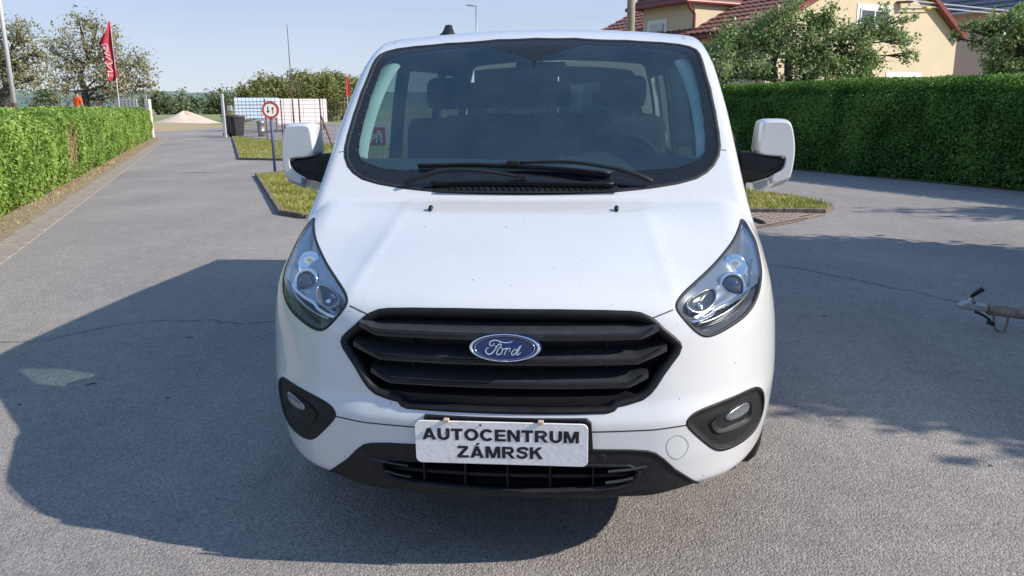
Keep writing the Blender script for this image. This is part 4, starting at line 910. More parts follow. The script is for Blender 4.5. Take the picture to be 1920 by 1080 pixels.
def hedge(name, a, b, nrm, hgt, thick, n_face, n_top, size, material, label, seed, gaps=(), lump=0.10, rnd=0.2, shoot=0.16, shp=3):
    rng = np.random.default_rng(seed); d_ = (b - a) / np.linalg.norm(b - a); L_ = np.linalg.norm(b - a)
    root = empty(name, (a[0], a[1], 0), label, 'hedge')
    def bulge(s, z): q = np.stack([s, z, 0 * s], -1); return lump * (vnoise(q, 1.6, seed) - 0.5) * 2 + lump * 0.6 * (vnoise(q, 5.0, seed + 1) - 0.5)
    def dens(s): return s
    # leaves of the face, denser near the camera end
    s = L_ * rng.random(n_face) ** 1.25; z = 0.04 + (hgt - 0.04) * rng.random(n_face) ** 0.85
    tz = np.clip((z - (hgt - rnd)) / rnd, 0, 1); ex = bulge(s, z) - 1.1 * rnd * tz ** 2 - 0.10 * np.clip((0.35 - z) / 0.35, 0, 1) - rng.random(n_face) ** 1.6 * 0.16
    P = np.stack([a[0] + d_[0] * s + nrm[0] * ex, a[1] + d_[1] * s + nrm[1] * ex, z + rng.normal(0, 0.02, n_face)], 1)
    keep = np.ones(n_face, bool)
    for (s0, z0, rs, rz) in gaps: keep &= ~((((s - s0) / rs) ** 2 + ((z - z0) / rz) ** 2 < 1) & (rng.random(n_face) < 0.85))
    P = P[keep]; tz = tz[keep]
    s2 = L_ * rng.random(n_top) ** 1.25; t2 = rnd * 0.9 + rng.random(n_top) * (thick - rnd * 0.9)
    tp = hgt + 0.05 * (vnoise(np.stack([s2, t2, 0 * s2], -1), 2.2, seed + 3) - 0.5) * 2 + rng.random(n_top) ** shp * shoot - 0.03
    P2 = np.stack([a[0] + d_[0] * s2 - nrm[0] * t2, a[1] + d_[1] * s2 - nrm[1] * t2, tp], 1)
    # end faces
    n_e = int(n_face * 0.05); t3 = rng.random(n_e) * thick; z3 = hgt * rng.random(n_e); ss = np.where(rng.random(n_e) < 0.5, 0, L_) + rng.normal(0, 0.04, n_e)
    P3 = np.stack([a[0] + d_[0] * ss - nrm[0] * t3, a[1] + d_[1] * ss - nrm[1] * t3, z3], 1)
    N3 = np.concatenate([np.stack([nrm[0] * (1 - tz), nrm[1] * (1 - tz), 0.45 + 0.8 * tz], 1), np.tile([0, 0, 0.5], (len(P2) + n_e, 1))])
    leaf_mesh('hedge_leaves', np.concatenate([P, P2, P3]), size, material, root, 0.6, 0.1, rng, N3, 'stuff')
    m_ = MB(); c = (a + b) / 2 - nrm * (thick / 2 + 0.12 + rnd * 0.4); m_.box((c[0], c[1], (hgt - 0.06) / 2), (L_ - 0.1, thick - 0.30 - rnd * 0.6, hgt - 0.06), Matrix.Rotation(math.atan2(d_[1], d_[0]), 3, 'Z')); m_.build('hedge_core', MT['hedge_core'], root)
    # woody stems inside
    for k in range(int(L_ / 1.2)):
        q = a + d_ * (k * 1.2 + rng.random() * 0.5) - nrm * 0.10; st = MB(); st.tube([(q[0], q[1], 0), (q[0] + rng.normal(0, 0.03), q[1] + rng.normal(0, 0.03), hgt * 0.4), (q[0] + rng.normal(0, 0.08), q[1] + rng.normal(0, 0.08), hgt * 0.8)], [0.014, 0.011, 0.006], 5); st.build('stem', MT['bark'], root)
    return root
hl_s = lambda P: float((np.array(P) - H0) @ hd)
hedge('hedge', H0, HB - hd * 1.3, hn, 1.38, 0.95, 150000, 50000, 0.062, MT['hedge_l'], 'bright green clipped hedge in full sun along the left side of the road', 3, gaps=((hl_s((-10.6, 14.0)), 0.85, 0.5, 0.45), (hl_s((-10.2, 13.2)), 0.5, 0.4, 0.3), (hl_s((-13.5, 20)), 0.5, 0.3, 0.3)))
# bare brown twigs in the thin patch of the left hedge
tw = MB(); rgt = np.random.default_rng(5)
for k in range(90):
    s0 = hl_s((-10.5, 13.8)) + rgt.normal(0, 0.35); q = H0 + hd * s0 + hn * rgt.uniform(-0.12, 0.02); z0 = rgt.uniform(0.2, 0.7); l_ = rgt.uniform(0.3, 0.7); dx = rgt.normal(0, 0.15, 2)
    tw.tube([(q[0], q[1], z0), (q[0] + dx[0] * l_, q[1] + dx[1] * l_, min(1.36, z0 + l_))], [0.006, 0.003], 4, cap=False)
tag(tw.build('dry_twigs', mat('dry_brown_twigs', srgb(150, 128, 96), 0.9, var=0.3), None), 'dry brown twigs showing in a thin patch of the left hedge', 'twigs', kind='stuff')
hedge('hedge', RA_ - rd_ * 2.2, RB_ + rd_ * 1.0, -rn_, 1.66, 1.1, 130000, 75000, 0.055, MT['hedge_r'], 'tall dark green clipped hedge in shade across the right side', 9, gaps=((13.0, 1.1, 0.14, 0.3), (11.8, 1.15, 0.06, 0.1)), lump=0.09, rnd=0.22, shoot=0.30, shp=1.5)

def tree(name, base, trunk, blobs, n_leaf, size, material, label, seed, group=None, trunk_r=0.10, limbs=True, twig=0.35, cat='tree', cull=0.30):
    """trunk: points of the stem; blobs: (centre, radius) leaf clumps; a limb runs to each clump"""
    rng = np.random.default_rng(seed); root = empty(name, base, label, cat, group); m_ = MB()
    T = [np.array(base, float)] + [np.array(t, float) for t in trunk]; q = smooth_line(T, 4); m_.tube(q, [trunk_r * (1.15 - 0.55 * i / (len(q) - 1)) for i in range(len(q))], 9)
    pts = []
    tot = sum(r ** 2.2 for _, r in blobs)
    for c, r in blobs:
        c = np.array(c, float); j = q[np.argmin(np.linalg.norm(q - (c - [0, 0, r * 0.7]), axis=1))]; mid = (j + c) / 2 + rng.normal(0, 0.12 * r, 3)
        if limbs: 
            m_.tube(smooth_line([j, mid, c], 3), [trunk_r * 0.42 * (1 - 0.8 * k / 6) for k in range(7)], 5, cap=False)
            for _ in range(5):
                e_ = c + rng.normal(0, 0.6 * r, 3); m_.tube([mid * 0.4 + c * 0.6, (c + e_) / 2 + rng.normal(0, 0.1 * r, 3), e_], [trunk_r * 0.14, trunk_r * 0.09, trunk_r * 0.03], 4, cap=False)
        n = int(n_leaf * r ** 2.2 / tot); k_ = max(3, int(7 + 5 * rng.random())); sub_c = c + rng.normal(0, r * 0.55, (k_, 3)); w_ = rng.integers(0, k_, n)
        p = sub_c[w_] + rng.normal(0, r * twig, (n, 3)) * np.array([1, 1, 0.85]); pts.append(p)
    pts = np.concatenate(pts); keep = vnoise(pts, 2.6 / max(0.4, np.mean([r for _, r in blobs])), seed) > cull; pts = pts[keep]
    m_.build('trunk', MT['bark'], root, True, fix=False); leaf_mesh('crown', pts, size, material, root, 0.55, 0.25, rng)
    return root
pxb = lambda x, y, D, r: (at(x, y, D=D), r)
def gz(p, z=0.0): return (float(p[0]), float(p[1]), z)
# apple trees in front of the cream house
D1 = 20.5
tb = at(1456, 150, D=D1)
tree('apple_tree', gz(tb), [at(1452, 150, D=D1), at(1450, 120, D=D1), at(1462, 90, D=D1)],
     [pxb(1345, 105, D1, 0.40), pxb(1375, 75, D1, 0.42), pxb(1370, 135, D1, 0.40), pxb(1410, 110, D1, 0.45), pxb(1405, 60, D1, 0.35), pxb(1440, 75, D1, 0.45), pxb(1470, 35, D1, 0.36), pxb(1445, 42, D1, 0.30), pxb(1490, 70, D1, 0.35), pxb(1425, 140, D1, 0.35), pxb(1340, 145, D1, 0.30)],
     12500, 0.085, MT['apple'], 'leafy apple tree beside the windshield pillar, hiding the brown tiled roof', 11, trunk_r=0.10, cat='tree')
tb2 = at(1490, 150, D=D1 + 0.8)
tree('apple_tree', gz(tb2), [at(1478, 150, D=D1), at(1482, 110, D=D1), at(1520, 90, D=D1)],
     [pxb(1520, 60, D1, 0.40), pxb(1540, 35, D1, 0.30), pxb(1545, 100, D1, 0.48), pxb(1590, 60, D1, 0.30), pxb(1585, 95, D1, 0.45), pxb(1510, 110, D1, 0.42), pxb(1620, 70, D1, 0.30), pxb(1640, 45, D1, 0.28), pxb(1670, 50, D1, 0.26), pxb(1690, 75, D1, 0.28), pxb(1700, 105, D1, 0.22), pxb(1630, 115, D1, 0.35), pxb(1560, 140, D1, 0.45), pxb(1610, 140, D1, 0.38), pxb(1510, 145, D1, 0.40), pxb(1692, 35, D1, 0.18)],
     17000, 0.085, MT['apple'], 'leafy apple tree in front of the cream gable wall and its upper window', 12, trunk_r=0.11)
D2 = 18.5
tb3 = at(1935, 150, D=D2)
tree('apple_tree', gz(tb3), [at(1932, 130, D=D2), at(1920, 100, D=D2)],
     [pxb(1905, 60, D2, 0.38), pxb(1890, 95, D2, 0.40), pxb(1915, 125, D2, 0.42), pxb(1850, 55, D2, 0.26), pxb(1870, 40, D2, 0.24), pxb(1880, 140, D2, 0.30), pxb(1820, 55, D2, 0.16), pxb(1790, 70, D2, 0.12), pxb(1910, 25, D2, 0.16), pxb(1945, 80, D2, 0.4), pxb(1860, 110, D2, 0.2)],
     10500, 0.085, MT['apple'], 'apple tree with loose branches at the right edge, before the grey building', 13, trunk_r=0.10)
# blossoming trees behind the left hedge
D3 = 49.0; K3 = 49.0 / 36.0
tbl = at(160, 205, D=D3)
tree('blossoming_tree', gz(tbl), [at(158, 170, D=D3), at(150, 140, D=D3), at(165, 110, D=D3)],
     [pxb(x, y, D3, r * K3 * 0.92) for x, y, r in ((120, 80, 0.75), (150, 50, 0.62), (140, 110, 0.85), (180, 75, 0.7), (185, 115, 0.9), (105, 120, 0.65), (215, 95, 0.7), (225, 130, 0.85), (255, 150, 0.75), (200, 155, 1.0), (270, 160, 0.5), (170, 170, 0.8), (225, 175, 0.8), (125, 150, 0.55), (97, 90, 0.4), (145, 35, 0.35), (185, 45, 0.4), (120, 170, 0.4), (265, 125, 0.35), (285, 158, 0.3))],
     11500, 0.16, MT['blossom'], 'wide blossoming tree behind the red banner flag', 21, trunk_r=0.20)
D4 = 33.0
tbl2 = at(8, 205, D=D4)
tree('blossoming_tree', gz(tbl2), [at(8, 185, D=D4), at(14, 165, D=D4), at(5, 130, D=D4)],
     [pxb(x, y, D4, r) for x, y, r in ((10, 80, 0.7), (40, 75, 0.6), (25, 110, 0.8), (55, 120, 0.7), (-20, 100, 0.9), (-30, 140, 0.9), (60, 150, 0.55), (20, 145, 0.7), (35, 60, 0.35), (72, 100, 0.4), (-15, 60, 0.6))],
     6500, 0.125, MT['blossom'], 'blossoming tree with a bent dark trunk at the left edge, beside the white pole', 22, trunk_r=0.22)
# copse behind the boards
for k, (x, y, r, lab) in enumerate(((478, 172, 2.1, 'low olive bush at the left end of the copse, above the blue board'), (515, 165, 2.4, 'rounded brownish tree of the copse, left of the thin mast'), (566, 160, 3.2, 'tallest green tree of the copse, just right of the thin mast'), (608, 165, 2.8, 'yellowish tree of the copse above the white board'), (640, 163, 2.6, 'green tree of the copse beside the small red flag'), (668, 168, 3.0, 'copse tree half hidden by the left windshield pillar'))):
    Dk = 82 + (k % 3) * 5; r *= 0.62; c = at(x, y + 5, D=Dk); b = gz(c); rg = np.random.default_rng(40 + k)
    tree('copse_tree', b, [(c[0], c[1], c[2] * 0.6), (c[0], c[1], c[2])], [(c + rg.normal(0, 0.55, 3) * np.array([r, r, r * 0.6]), r * 0.6) for _ in range(6)] + [((c[0] + rg.normal(0, r * 0.5), c[1], 1.4), r * 0.7) for _ in range(2)], 10000, 0.27, MT['copse'], lab, 41 + k, group='trees of the copse behind the yard', trunk_r=0.16, limbs=True)
# trees in the far fields
for k, (x, y, r) in enumerate(((296, 203, 2.6), (320, 204, 3.0), (362, 202, 3.0), (396, 201, 3.6), (412, 204, 2.6), (90, 200, 3.6), (340, 206, 2.2))):
    Dk = 170 + 12 * (k % 4); c = at(x, y, D=Dk); rg = np.random.default_rng(60 + k)
    tree('field_tree', gz(c), [(c[0], c[1], max(1.2, c[2]))], [((c[0] + rg.normal(0, r * 0.45), c[1] + rg.normal(0, r * 0.4), max(1.4, c[2] + rg.normal(0.4, r * 0.3))), r * 0.55) for _ in range(6)], 1800, 0.7, MT['far_bush'],
         ['hazy field tree just right of the gate pillar', 'hazy field tree left of the sand heap top', 'hazy field tree above the sand heap', 'largest hazy field tree between heap and gate post', 'hazy field tree touching the steel gate post', 'hazy field tree seen between the two blossoming trees', 'lowest hazy field tree right behind the sand heap'][k], 61 + k, group='trees in the far fields', trunk_r=0.2)
# trees beyond the right edge of the picture: they throw the shade on the asphalt
yb = np.random.default_rng(77); yblobs = []
while len(yblobs) < 90:
    d_ = yb.uniform(-1, 1, 3)
    if np.linalg.norm(d_) > 1: continue
    yblobs.append((tuple(np.array([7.6, 3.55, 3.1]) + d_ * np.array([1.5, 2.35, 1.6])), yb.uniform(0.4, 0.6)))
for z_, y_ in ((4.1, 1.45), (3.7, 1.15), (3.4, 1.4), (3.3, 0.95), (2.9, 0.75), (2.9, 1.2), (2.6, 0.5), (2.4, 1.0), (2.3, 0.45), (3.8, 1.7), (2.1, 0.9)):
    for x_ in (7.2, 7.7): yblobs.append(((x_, y_ + 0.12, z_), 0.42))
tree('yard_tree', (7.7, 3.5, 0), [(7.7, 3.5, 1.2), (7.6, 3.5, 2.6)], yblobs, 125000, 0.17, MT['apple'], 'dense leafy tree right of the picture that shades the asphalt', 31, trunk_r=0.16, twig=0.42, cull=0.0)
tree('yard_tree', (15.5, 7.6, 0), [(15.5, 7.6, 1.6), (15.4, 7.4, 2.8)], [((15.3 + a, 7.4 + b, 4.3 + c_), r) for a, b, c_, r in ((0, 0, 0, 0.9), (-1.4, -0.8, -0.3, 0.6), (1.0, 0.8, 0.2, 0.7), (-0.9, 1.4, 0.1, 0.5), (0.6, -1.5, 0.5, 0.6), (-1.8, 0.3, 0.9, 0.5), (0.2, 1.9, 1.0, 0.5))], 11000, 0.16, MT['apple'], 'thin tree right of the picture casting streaky shade', 32, trunk_r=0.14)

# grass
def grass(name, poly, n, hgt, z, material, label, seed, parent=None, edge=0.0, near=None):
    rng = np.random.default_rng(seed); P = np.array(poly); mn, mx = P.min(0), P.max(0); q = mn + (mx - mn) * rng.random((n * 3, 2)); q = q[inside(P, q)][:n]
    n = len(q); h = hgt * (0.5 + 0.9 * rng.random(n)) * (0.55 + 0.9 * vnoise(np.concatenate([q, 0 * q[:, :1]], 1), 1.8, seed)); a = rng.random(n) * 6.283; w_ = 0.006 + 0.006 * rng.random(n); ln = rng.normal(0, 0.5, (n, 2)) * h[:, None]
    dx = np.stack([np.cos(a) * w_, np.sin(a) * w_, 0 * a], 1); B0 = np.concatenate([q, np.full((n, 1), z)], 1); tip = B0 + np.stack([ln[:, 0], ln[:, 1], h], 1)
    o = add(name, np.stack([B0 - dx, B0 + dx, tip], 1).reshape(-1, 3), np.arange(3 * n).reshape(n, 3), material, parent)
    return tag(o, label, 'grass', kind='stuff')
MT['grass'] = leaf_mat('short_grass', [srgb(124, 122, 58), srgb(152, 156, 74), srgb(190, 178, 112)], 1.4, 0.3, 9)
MT['dry_grass'] = leaf_mat('dry_grass', [srgb(140, 120, 84), srgb(176, 154, 112), srgb(200, 180, 140)], 2.0, 0.25, 12)
grass('grass', [(p[0], p[1]) for p in LAWN2], 70000, 0.055, 0.03, MT['grass'], 'short sunlit grass on the kerbed island behind the van', 71)
grass('grass', LAWN1, 45000, 0.06, 0.03, MT['grass'], 'short grass of the far lawn before the mesh fence', 72)
grass('dry_grass', [H0 + hn * 0.28, H0 + hd * 34 + hn * 0.28, H0 + hd * 34 - hn * 0.05, H0 - hn * 0.05], 22000, 0.055, 0.014, MT['dry_grass'], 'dry straw-coloured grass along the foot of the left hedge', 73)

# ================================================================== the house and its neighbour
MT['render_cream'] = mat('cream_render', srgb(204, 188, 160), 0.9, var=0.04, vscale=1.2, bump=0.25, bscale=120)
MT['render_grey'] = mat('grey_brown_render', srgb(196, 180, 162), 0.9, var=0.06, vscale=0.8, bump=0.25, bscale=100)
MT['white_trim'] = mat('white_window_trim', (0.75, 0.75, 0.73), 0.6, var=0.03)
MT['red_metal'] = mat('dark_red_sheet_metal', srgb(122, 54, 48), 0.45, var=0.12)
MT['tile'] = mat('brown_red_roof_tile', srgb(120, 80, 72), 0.8, var=0.22, vscale=5, bump=0.3, bscale=40)
MT['slate'] = mat('dark_slate', srgb(84, 90, 104), 0.7, var=0.2, vscale=4)
MT['pane'] = mat('window_pane', (0.05, 0.06, 0.065), 0.05, coat=1.0, var=0.3, vscale=2)
MT['blind'] = mat('roller_blind', srgb(205, 200, 190), 0.8, var=0.05)
MT['pole_concrete'] = mat('concrete_pole', srgb(150, 136, 122), 0.9, var=0.12, vscale=6, bump=0.2)
MT['galv'] = mat('galvanised_steel', (0.42, 0.43, 0.44), 0.45, metal=0.8, var=0.12, vscale=10)
MT['rust'] = mat('rusty_steel', srgb(98, 76, 68), 0.85, var=0.25, vscale=14)
MT['white_pole'] = mat('white_painted_pole', (0.5, 0.51, 0.53), 0.5, var=0.04)

P0 = at(1440, 50, D=26.0); P1 = at(1794, 71, Z=P0[2])
gu = (P1 - P0); gu[2] = 0; GW = np.linalg.norm(gu); gu /= GW; gn = np.array([-gu[1], gu[0], 0])      # gn leads away behind the gable
def on_gable(px, py, off=0.0):
    v = ray(px, py); t = ((P0 - CAM) @ gn + off) / (v @ gn); return CAM + v * t
apex = on_gable(1671, -90); ze = P0[2]; zb = 0.0; HLEN = 10.0
house = empty('house', (float(P0[0] + gu[0] * GW / 2), float(P0[1] + gu[1] * GW / 2), 0), 'cream gabled house with brown-red tiled roof behind the right hedge', 'house')
sa = (apex - P0) @ gu
def hp3(s, z, t=0.0): p = P0 + gu * s + gn * t; return np.array([p[0], p[1], z])
w_ = MB(); w_.prism([hp3(0, zb), hp3(GW, zb), hp3(GW, ze), hp3(sa, apex[2]), hp3(0, ze)], gn * HLEN); wall = w_.build('wall', MT['render_cream'], house)
def roof_side(name, s0, z0, s1, z1_, th=0.14):
    r_ = MB(); d_ = np.array([s1 - s0, z1_ - z0]); d_ = d_ / np.linalg.norm(d_); ov = 0.45 if s0 < s1 else 0.10; e0 = (s0 - d_[0] * ov, z0 - d_[1] * ov); up_ = np.array([-d_[1], d_[0]]); up_ = up_ if up_[1] > 0 else -up_
    q = [(e0[0] + up_[0] * 0.02, e0[1] + up_[1] * 0.02), (s1 + up_[0] * 0.02, z1_ + up_[1] * 0.02), (s1 + up_[0] * th, z1_ + up_[1] * th + 0.03), (e0[0] + up_[0] * th, e0[1] + up_[1] * th)]
    r_.prism([hp3(a, b, -0.25) for a, b in q], gn * (HLEN + 0.5)); return r_.build(name, MT['tile'], house), d_, up_, e0
rl, dl_, ul_, el_ = roof_side('roof', 0, ze, sa, apex[2]); rr_, dr_, ur_, er_ = roof_side('roof', GW, ze, sa, apex[2])
# verge boards of the gable
for (s0, z0, d_, up_) in ((el_[0], el_[1], dl_, ul_), (er_[0], er_[1], dr_, ur_)):
    L_ = math.hypot(sa - s0, apex[2] - z0); vb = MB(); q = [(s0 + up_[0] * -0.01, z0 + up_[1] * -0.01), (s0 + d_[0] * L_ + up_[0] * -0.01, z0 + d_[1] * L_ + up_[1] * -0.01), (s0 + d_[0] * L_ + up_[0] * 0.17, z0 + d_[1] * L_ + up_[1] * 0.17), (s0 + up_[0] * 0.17, z0 + up_[1] * 0.17)]
    vb.prism([hp3(a, b, -0.29) for a, b in q], gn * 0.06); vb.build('verge_board', MT['red_metal'], house)
# tiles of the left slope, one by one
nrow, ncol = 16, 18; Ls = math.hypot(sa - el_[0], apex[2] - el_[1]); tl0 = None
ang = math.atan2(dl_[1], dl_[0])
Rt = Matrix((( gn[0], gu[0] * dl_[0], gu[0] * ul_[0]), (gn[1], gu[1] * dl_[0], gu[1] * ul_[0]), (gn[2], dl_[1], ul_[1])))
for i in range(nrow):
    for j in range(ncol):
        tw_ = (HLEN + 0.5) / ncol; sl_ = Ls / nrow; a_ = el_[0] + dl_[0] * (i + 0.5) * sl_ + ul_[0] * 0.175; b_ = el_[1] + dl_[1] * (i + 0.5) * sl_ + ul_[1] * 0.175; t_ = -0.25 + (j + 0.5) * tw_
        if tl0 is None:
            tm = MB(); xs = np.linspace(-tw_ / 2, tw_ / 2, 9); wav = 0.018 * np.cos(np.linspace(0, 4 * math.pi, 9))
            tm.quadgrid(np.array([[(x, y, w2 + h) for x, w2 in zip(xs, wav)] for y, h in ((-sl_ * 0.56, 0.006), (-sl_ * 0.55, 0.045), (sl_ * 0.5, 0.0))])); tl0 = tm.build('tile', MT['tile'], None, world_geo=False); tl0.parent = rl; o = tl0
        else: o = inst(tl0, 'tile', rl)
        p = hp3(a_, b_, t_); o.matrix_parent_inverse = Matrix.Identity(4)
        o.matrix_basis = Matrix.Translation(Vector(p)) @ Rt.to_4x4()
def house_window(px0, py0, px1, py1, name='window', parts=2):
    A = on_gable(px0, py0); B = on_gable(px1, py1); s0, s1 = (A - P0) @ gu, (B - P0) @ gu; z0, z1_ = min(A[2], B[2]), max(A[2], B[2]); rz = Matrix.Rotation(math.atan2(gu[1], gu[0]), 3, 'Z')
    def bx(sa_, sb_, za, zb_, t0, t1, mt_, nm, par): m_ = MB(); c = hp3((sa_ + sb_) / 2, (za + zb_) / 2, (t0 + t1) / 2); m_.box(c, (sb_ - sa_, t1 - t0, zb_ - za), rz); return m_.build(nm, mt_, par)
    f = 0.16
    W_ = bx(s0, s1, z0, z1_, -0.02, -0.006, MT['white_trim'], name, house)
    pn = bx(s0 + f, s1 - f, z0 + f * 0.6, z1_ - f, -0.032, -0.022, MT['pane'], 'pane', W_)
    for k in range(1, parts): c = s0 + f + (s1 - s0 - 2 * f) * k / parts; bx(c - 0.04, c + 0.04, z0 + f * 0.6, z1_ - f, -0.05, -0.034, MT['white_trim'], 'mullion', W_)
    for a, b, c, d2_ in ((s0 + f, s0 + f + 0.06, z0 + f * 0.6, z1_ - f), (s1 - f - 0.06, s1 - f, z0 + f * 0.6, z1_ - f), (s0 + f, s1 - f, z1_ - f - 0.06, z1_ - f), (s0 + f, s1 - f, z0 + f * 0.6, z0 + f * 0.6 + 0.06)): bx(a, b, c, d2_, -0.052, -0.036, MT['white_trim'], 'frame', W_)
    bx(s0 - 0.04, s1 + 0.04, z0 - 0.05, z0, -0.10, -0.004, MT['white_trim'], 'sill', W_)
    return W_
house_window(1608, 6, 1667, 58); house_window(1661, 135, 1722, 190)
# dormer on the left slope, flush with the eave wall
def on_eave(px, py):
    v = ray(px, py); t = ((P0 - CAM) @ gu) / (v @ gu); return CAM + v * t
C1 = on_eave(1303, 45); C2 = on_eave(1207, 45); t1, t2 = (C1 - P0) @ gn, (C2 - P0) @ gn; zt = on_eave(1303, 4)[2]
dorm = MB(); s_in = (zt - ze) / max(0.2, (apex[2] - ze) / sa)
dorm.prism([hp3(-0.02, ze - 0.6, t1), hp3(-0.02, zt, t1), hp3(s_in, zt, t1)], gn * (t2 - t1)); dorm_o = dorm.build('dormer', MT['render_cream'], house)
rf = MB(); tm_ = (t1 + t2) / 2; zr = zt + 1.1
for (ta, tb_) in ((t1 - 0.10, tm_), (t2 + 0.35, tm_)):
    za, zb2 = zt - 0.02, zr
    q = [hp3(-0.5, za, ta), hp3(s_in + 0.4, za, ta), hp3(s_in + 2.2, zb2, tb_), hp3(0.4, zb2, tb_)]; rf.prism(q, (0, 0, 0.10))
rf.prism([hp3(-0.5, zt - 0.02, t1 - 0.10), hp3(-0.5, zt - 0.02, t2 + 0.35), hp3(0.4, zr, tm_)], (0, 0, 0.10)); rf_o = rf.build('dormer_roof', MT['tile'], house)
for k in range(7):      # courses of the dormer roof
    f_ = (k + 0.5) / 7.5; cs = MB(); a = hp3(-0.5 + 0.9 * f_, zt + 0.10 + 1.1 * f_, t1 - 0.10 + (tm_ - t1 + 0.10) * f_); b = hp3(-0.5 + 0.9 * f_, zt + 0.10 + 1.1 * f_, t2 + 0.35 + (tm_ - t2 - 0.35) * f_); c = hp3(s_in + 0.4 + 1.8 * f_, zt + 0.10 + 1.1 * f_, t1 - 0.10 + (tm_ - t1 + 0.10) * f_)
    cs.tube([b, a, c], 0.035, 5); cs.build('tile_course', MT['tile'], rf_o)
gt = MB(); gt.tube([hp3(-0.55, zt + 0.0, t2 + 0.4), hp3(-0.55, zt + 0.0, t1 - 0.15), hp3(s_in + 0.3, zt, t1 - 0.15)], 0.075, 8); gt.build('gutter', MT['red_metal'], house)
dp = MB(); dp.tube([hp3(-0.5, zt - 0.05, t1 - 0.14), hp3(-0.35, zt - 0.25, t1 - 0.1), hp3(-0.12, zt - 0.4, t1 - 0.08), hp3(-0.12, zb + 0.1, t1 - 0.08)], 0.055, 8); dp.build('downpipe', MT['red_metal'], house)
eg = MB(); eg.tube([hp3(el_[0] - 0.06, el_[1] + 0.02, -0.3), hp3(el_[0] - 0.06, el_[1] + 0.02, t1 - 0.1)], 0.07, 8); eg.build('gutter', MT['red_metal'], house)
# dormer window with half-lowered blind
ta, tb_ = (on_eave(1252, 40) - P0) @ gn, (on_eave(1216, 40) - P0) @ gn; zw1 = on_eave(1252, 35)[2]; zw0 = zw1 - 1.2; rz2 = Matrix.Rotation(math.atan2(gn[1], gn[0]), 3, 'Z')
def dw(ta_, tb2, za, zb2, o0, o1, mt_, nm, par): m_ = MB(); c = hp3(-0.02 - (o0 + o1) / 2, (za + zb2) / 2, (ta_ + tb2) / 2); m_.box(c, (abs(tb2 - ta_), abs(o1 - o0), zb2 - za), rz2); return m_.build(nm, mt_, par)
lo_, hi_ = min(ta, tb_), max(ta, tb_)
dwo = dw(lo_, hi_, zw0, zw1, 0.004, 0.03, MT['white_trim'], 'window', house); dw(lo_ + 0.16, hi_ - 0.16, zw0 + 0.1, zw1 - 0.16, 0.032, 0.045, MT['pane'], 'pane', dwo); dw(lo_ + 0.16, hi_ - 0.16, zw1 - 0.42, zw1 - 0.16, 0.05, 0.08, MT['blind'], 'blind', dwo); dw((lo_ + hi_) / 2 - 0.05, (lo_ + hi_) / 2 + 0.05, zw0 + 0.1, zw1 - 0.42, 0.05, 0.07, MT['white_trim'], 'mullion', dwo)

# grey neighbouring building
A = at(1762, 30, D=38.0); B = at(1985, 9, Z=A[2]); nu = B - A; nu[2] = 0; NL = np.linalg.norm(nu); nu /= NL; nn_ = np.array([-nu[1], nu[0], 0])
nb = empty('outbuilding', gz((A + B) / 2), 'grey-brown building with dark slate roof right of the cream house', 'building')
def np3(s, z, t): p = A + nu * s + nn_ * t; return np.array([p[0], p[1], z])
m_ = MB(); m_.prism([np3(-6, 0, 0), np3(NL + 4, 0, 0), np3(NL + 4, A[2], 0), np3(-6, A[2], 0)], nn_ * 7); m_.build('wall', MT['render_grey'], nb)
m_ = MB(); m_.prism([np3(-6.4, A[2] - 0.05, -0.5), np3(NL + 4.4, A[2] - 0.05, -0.5), np3(NL + 4.4, A[2] + 3.1, 3.5), np3(-6.4, A[2] + 3.1, 3.5)], (0, 0, 0.12)); nroof = m_.build('roof', MT['slate'], nb)
sl0 = None; dzs = 3.15 / 4.0
for i in range(9):
    for j in range(26):
        t_ = -0.5 + (i + 0.5) * 0.30; s_ = NL - 7.5 + j * 0.36 + (0.18 if i % 2 else 0); p = np3(s_, A[2] - 0.05 + (t_ + 0.5) * dzs + 0.15, t_)
        if sl0 is None: q = MB(); q.box((0, 0, 0), (0.345, 0.46, 0.035), Matrix.Rotation(math.atan(dzs) - 0.06, 3, 'X')); sl0 = q.build('slate', MT['slate'], None); o = sl0; o.parent = nroof
        else: o = inst(sl0, 'slate', nroof)
        o.location = tuple(p); o.rotation_euler = (0, random.uniform(-0.02, 0.02), math.atan2(nu[1], nu[0]))
m_ = MB(); m_.tube([np3(-6.4, A[2] - 0.02, -0.58), np3(NL + 4.4, A[2] - 0.02, -0.58)], 0.07, 8); m_.build('gutter', MT['galv'], nb)
# cables strung from the gable
for k, (a, b) in enumerate((((1700, 0), (1885, 15)), ((1702, 8), (1878, 22)))):
    q0, q1 = on_gable(*a, -0.3), at(*b, D=33.0); q2 = q1 + (q1 - q0) * 3; m_ = MB(); m_.tube([q0 + (q2 - q0) * t - np.array([0, 0, 0.5 * t * (1 - t)]) for t in np.linspace(0, 1, 12)], 0.022, 5)
    tag(m_.build('cable', MT['white_pole'], None), ['upper pale cable running from the cream gable to the right', 'lower pale cable running from the cream gable to the right'][k], 'cable', 'cables at the cream gable')
m_ = MB(); c = on_gable(1695, 4, -0.15); m_.box(c, (0.55, 0.25, 0.06)); m_.tube([c, c + gn * 0.25], 0.03, 6); br = m_.build('cable_bracket', MT['rust'], house)
m_ = MB(); c = on_gable(1740, 15, -0.3); m_.tube([c - gu * 0.13, c + gu * 0.13], 0.055, 8); m_.build('insulator', mat('yellow_insulator', srgb(205, 175, 70), 0.5, var=0.1), br)

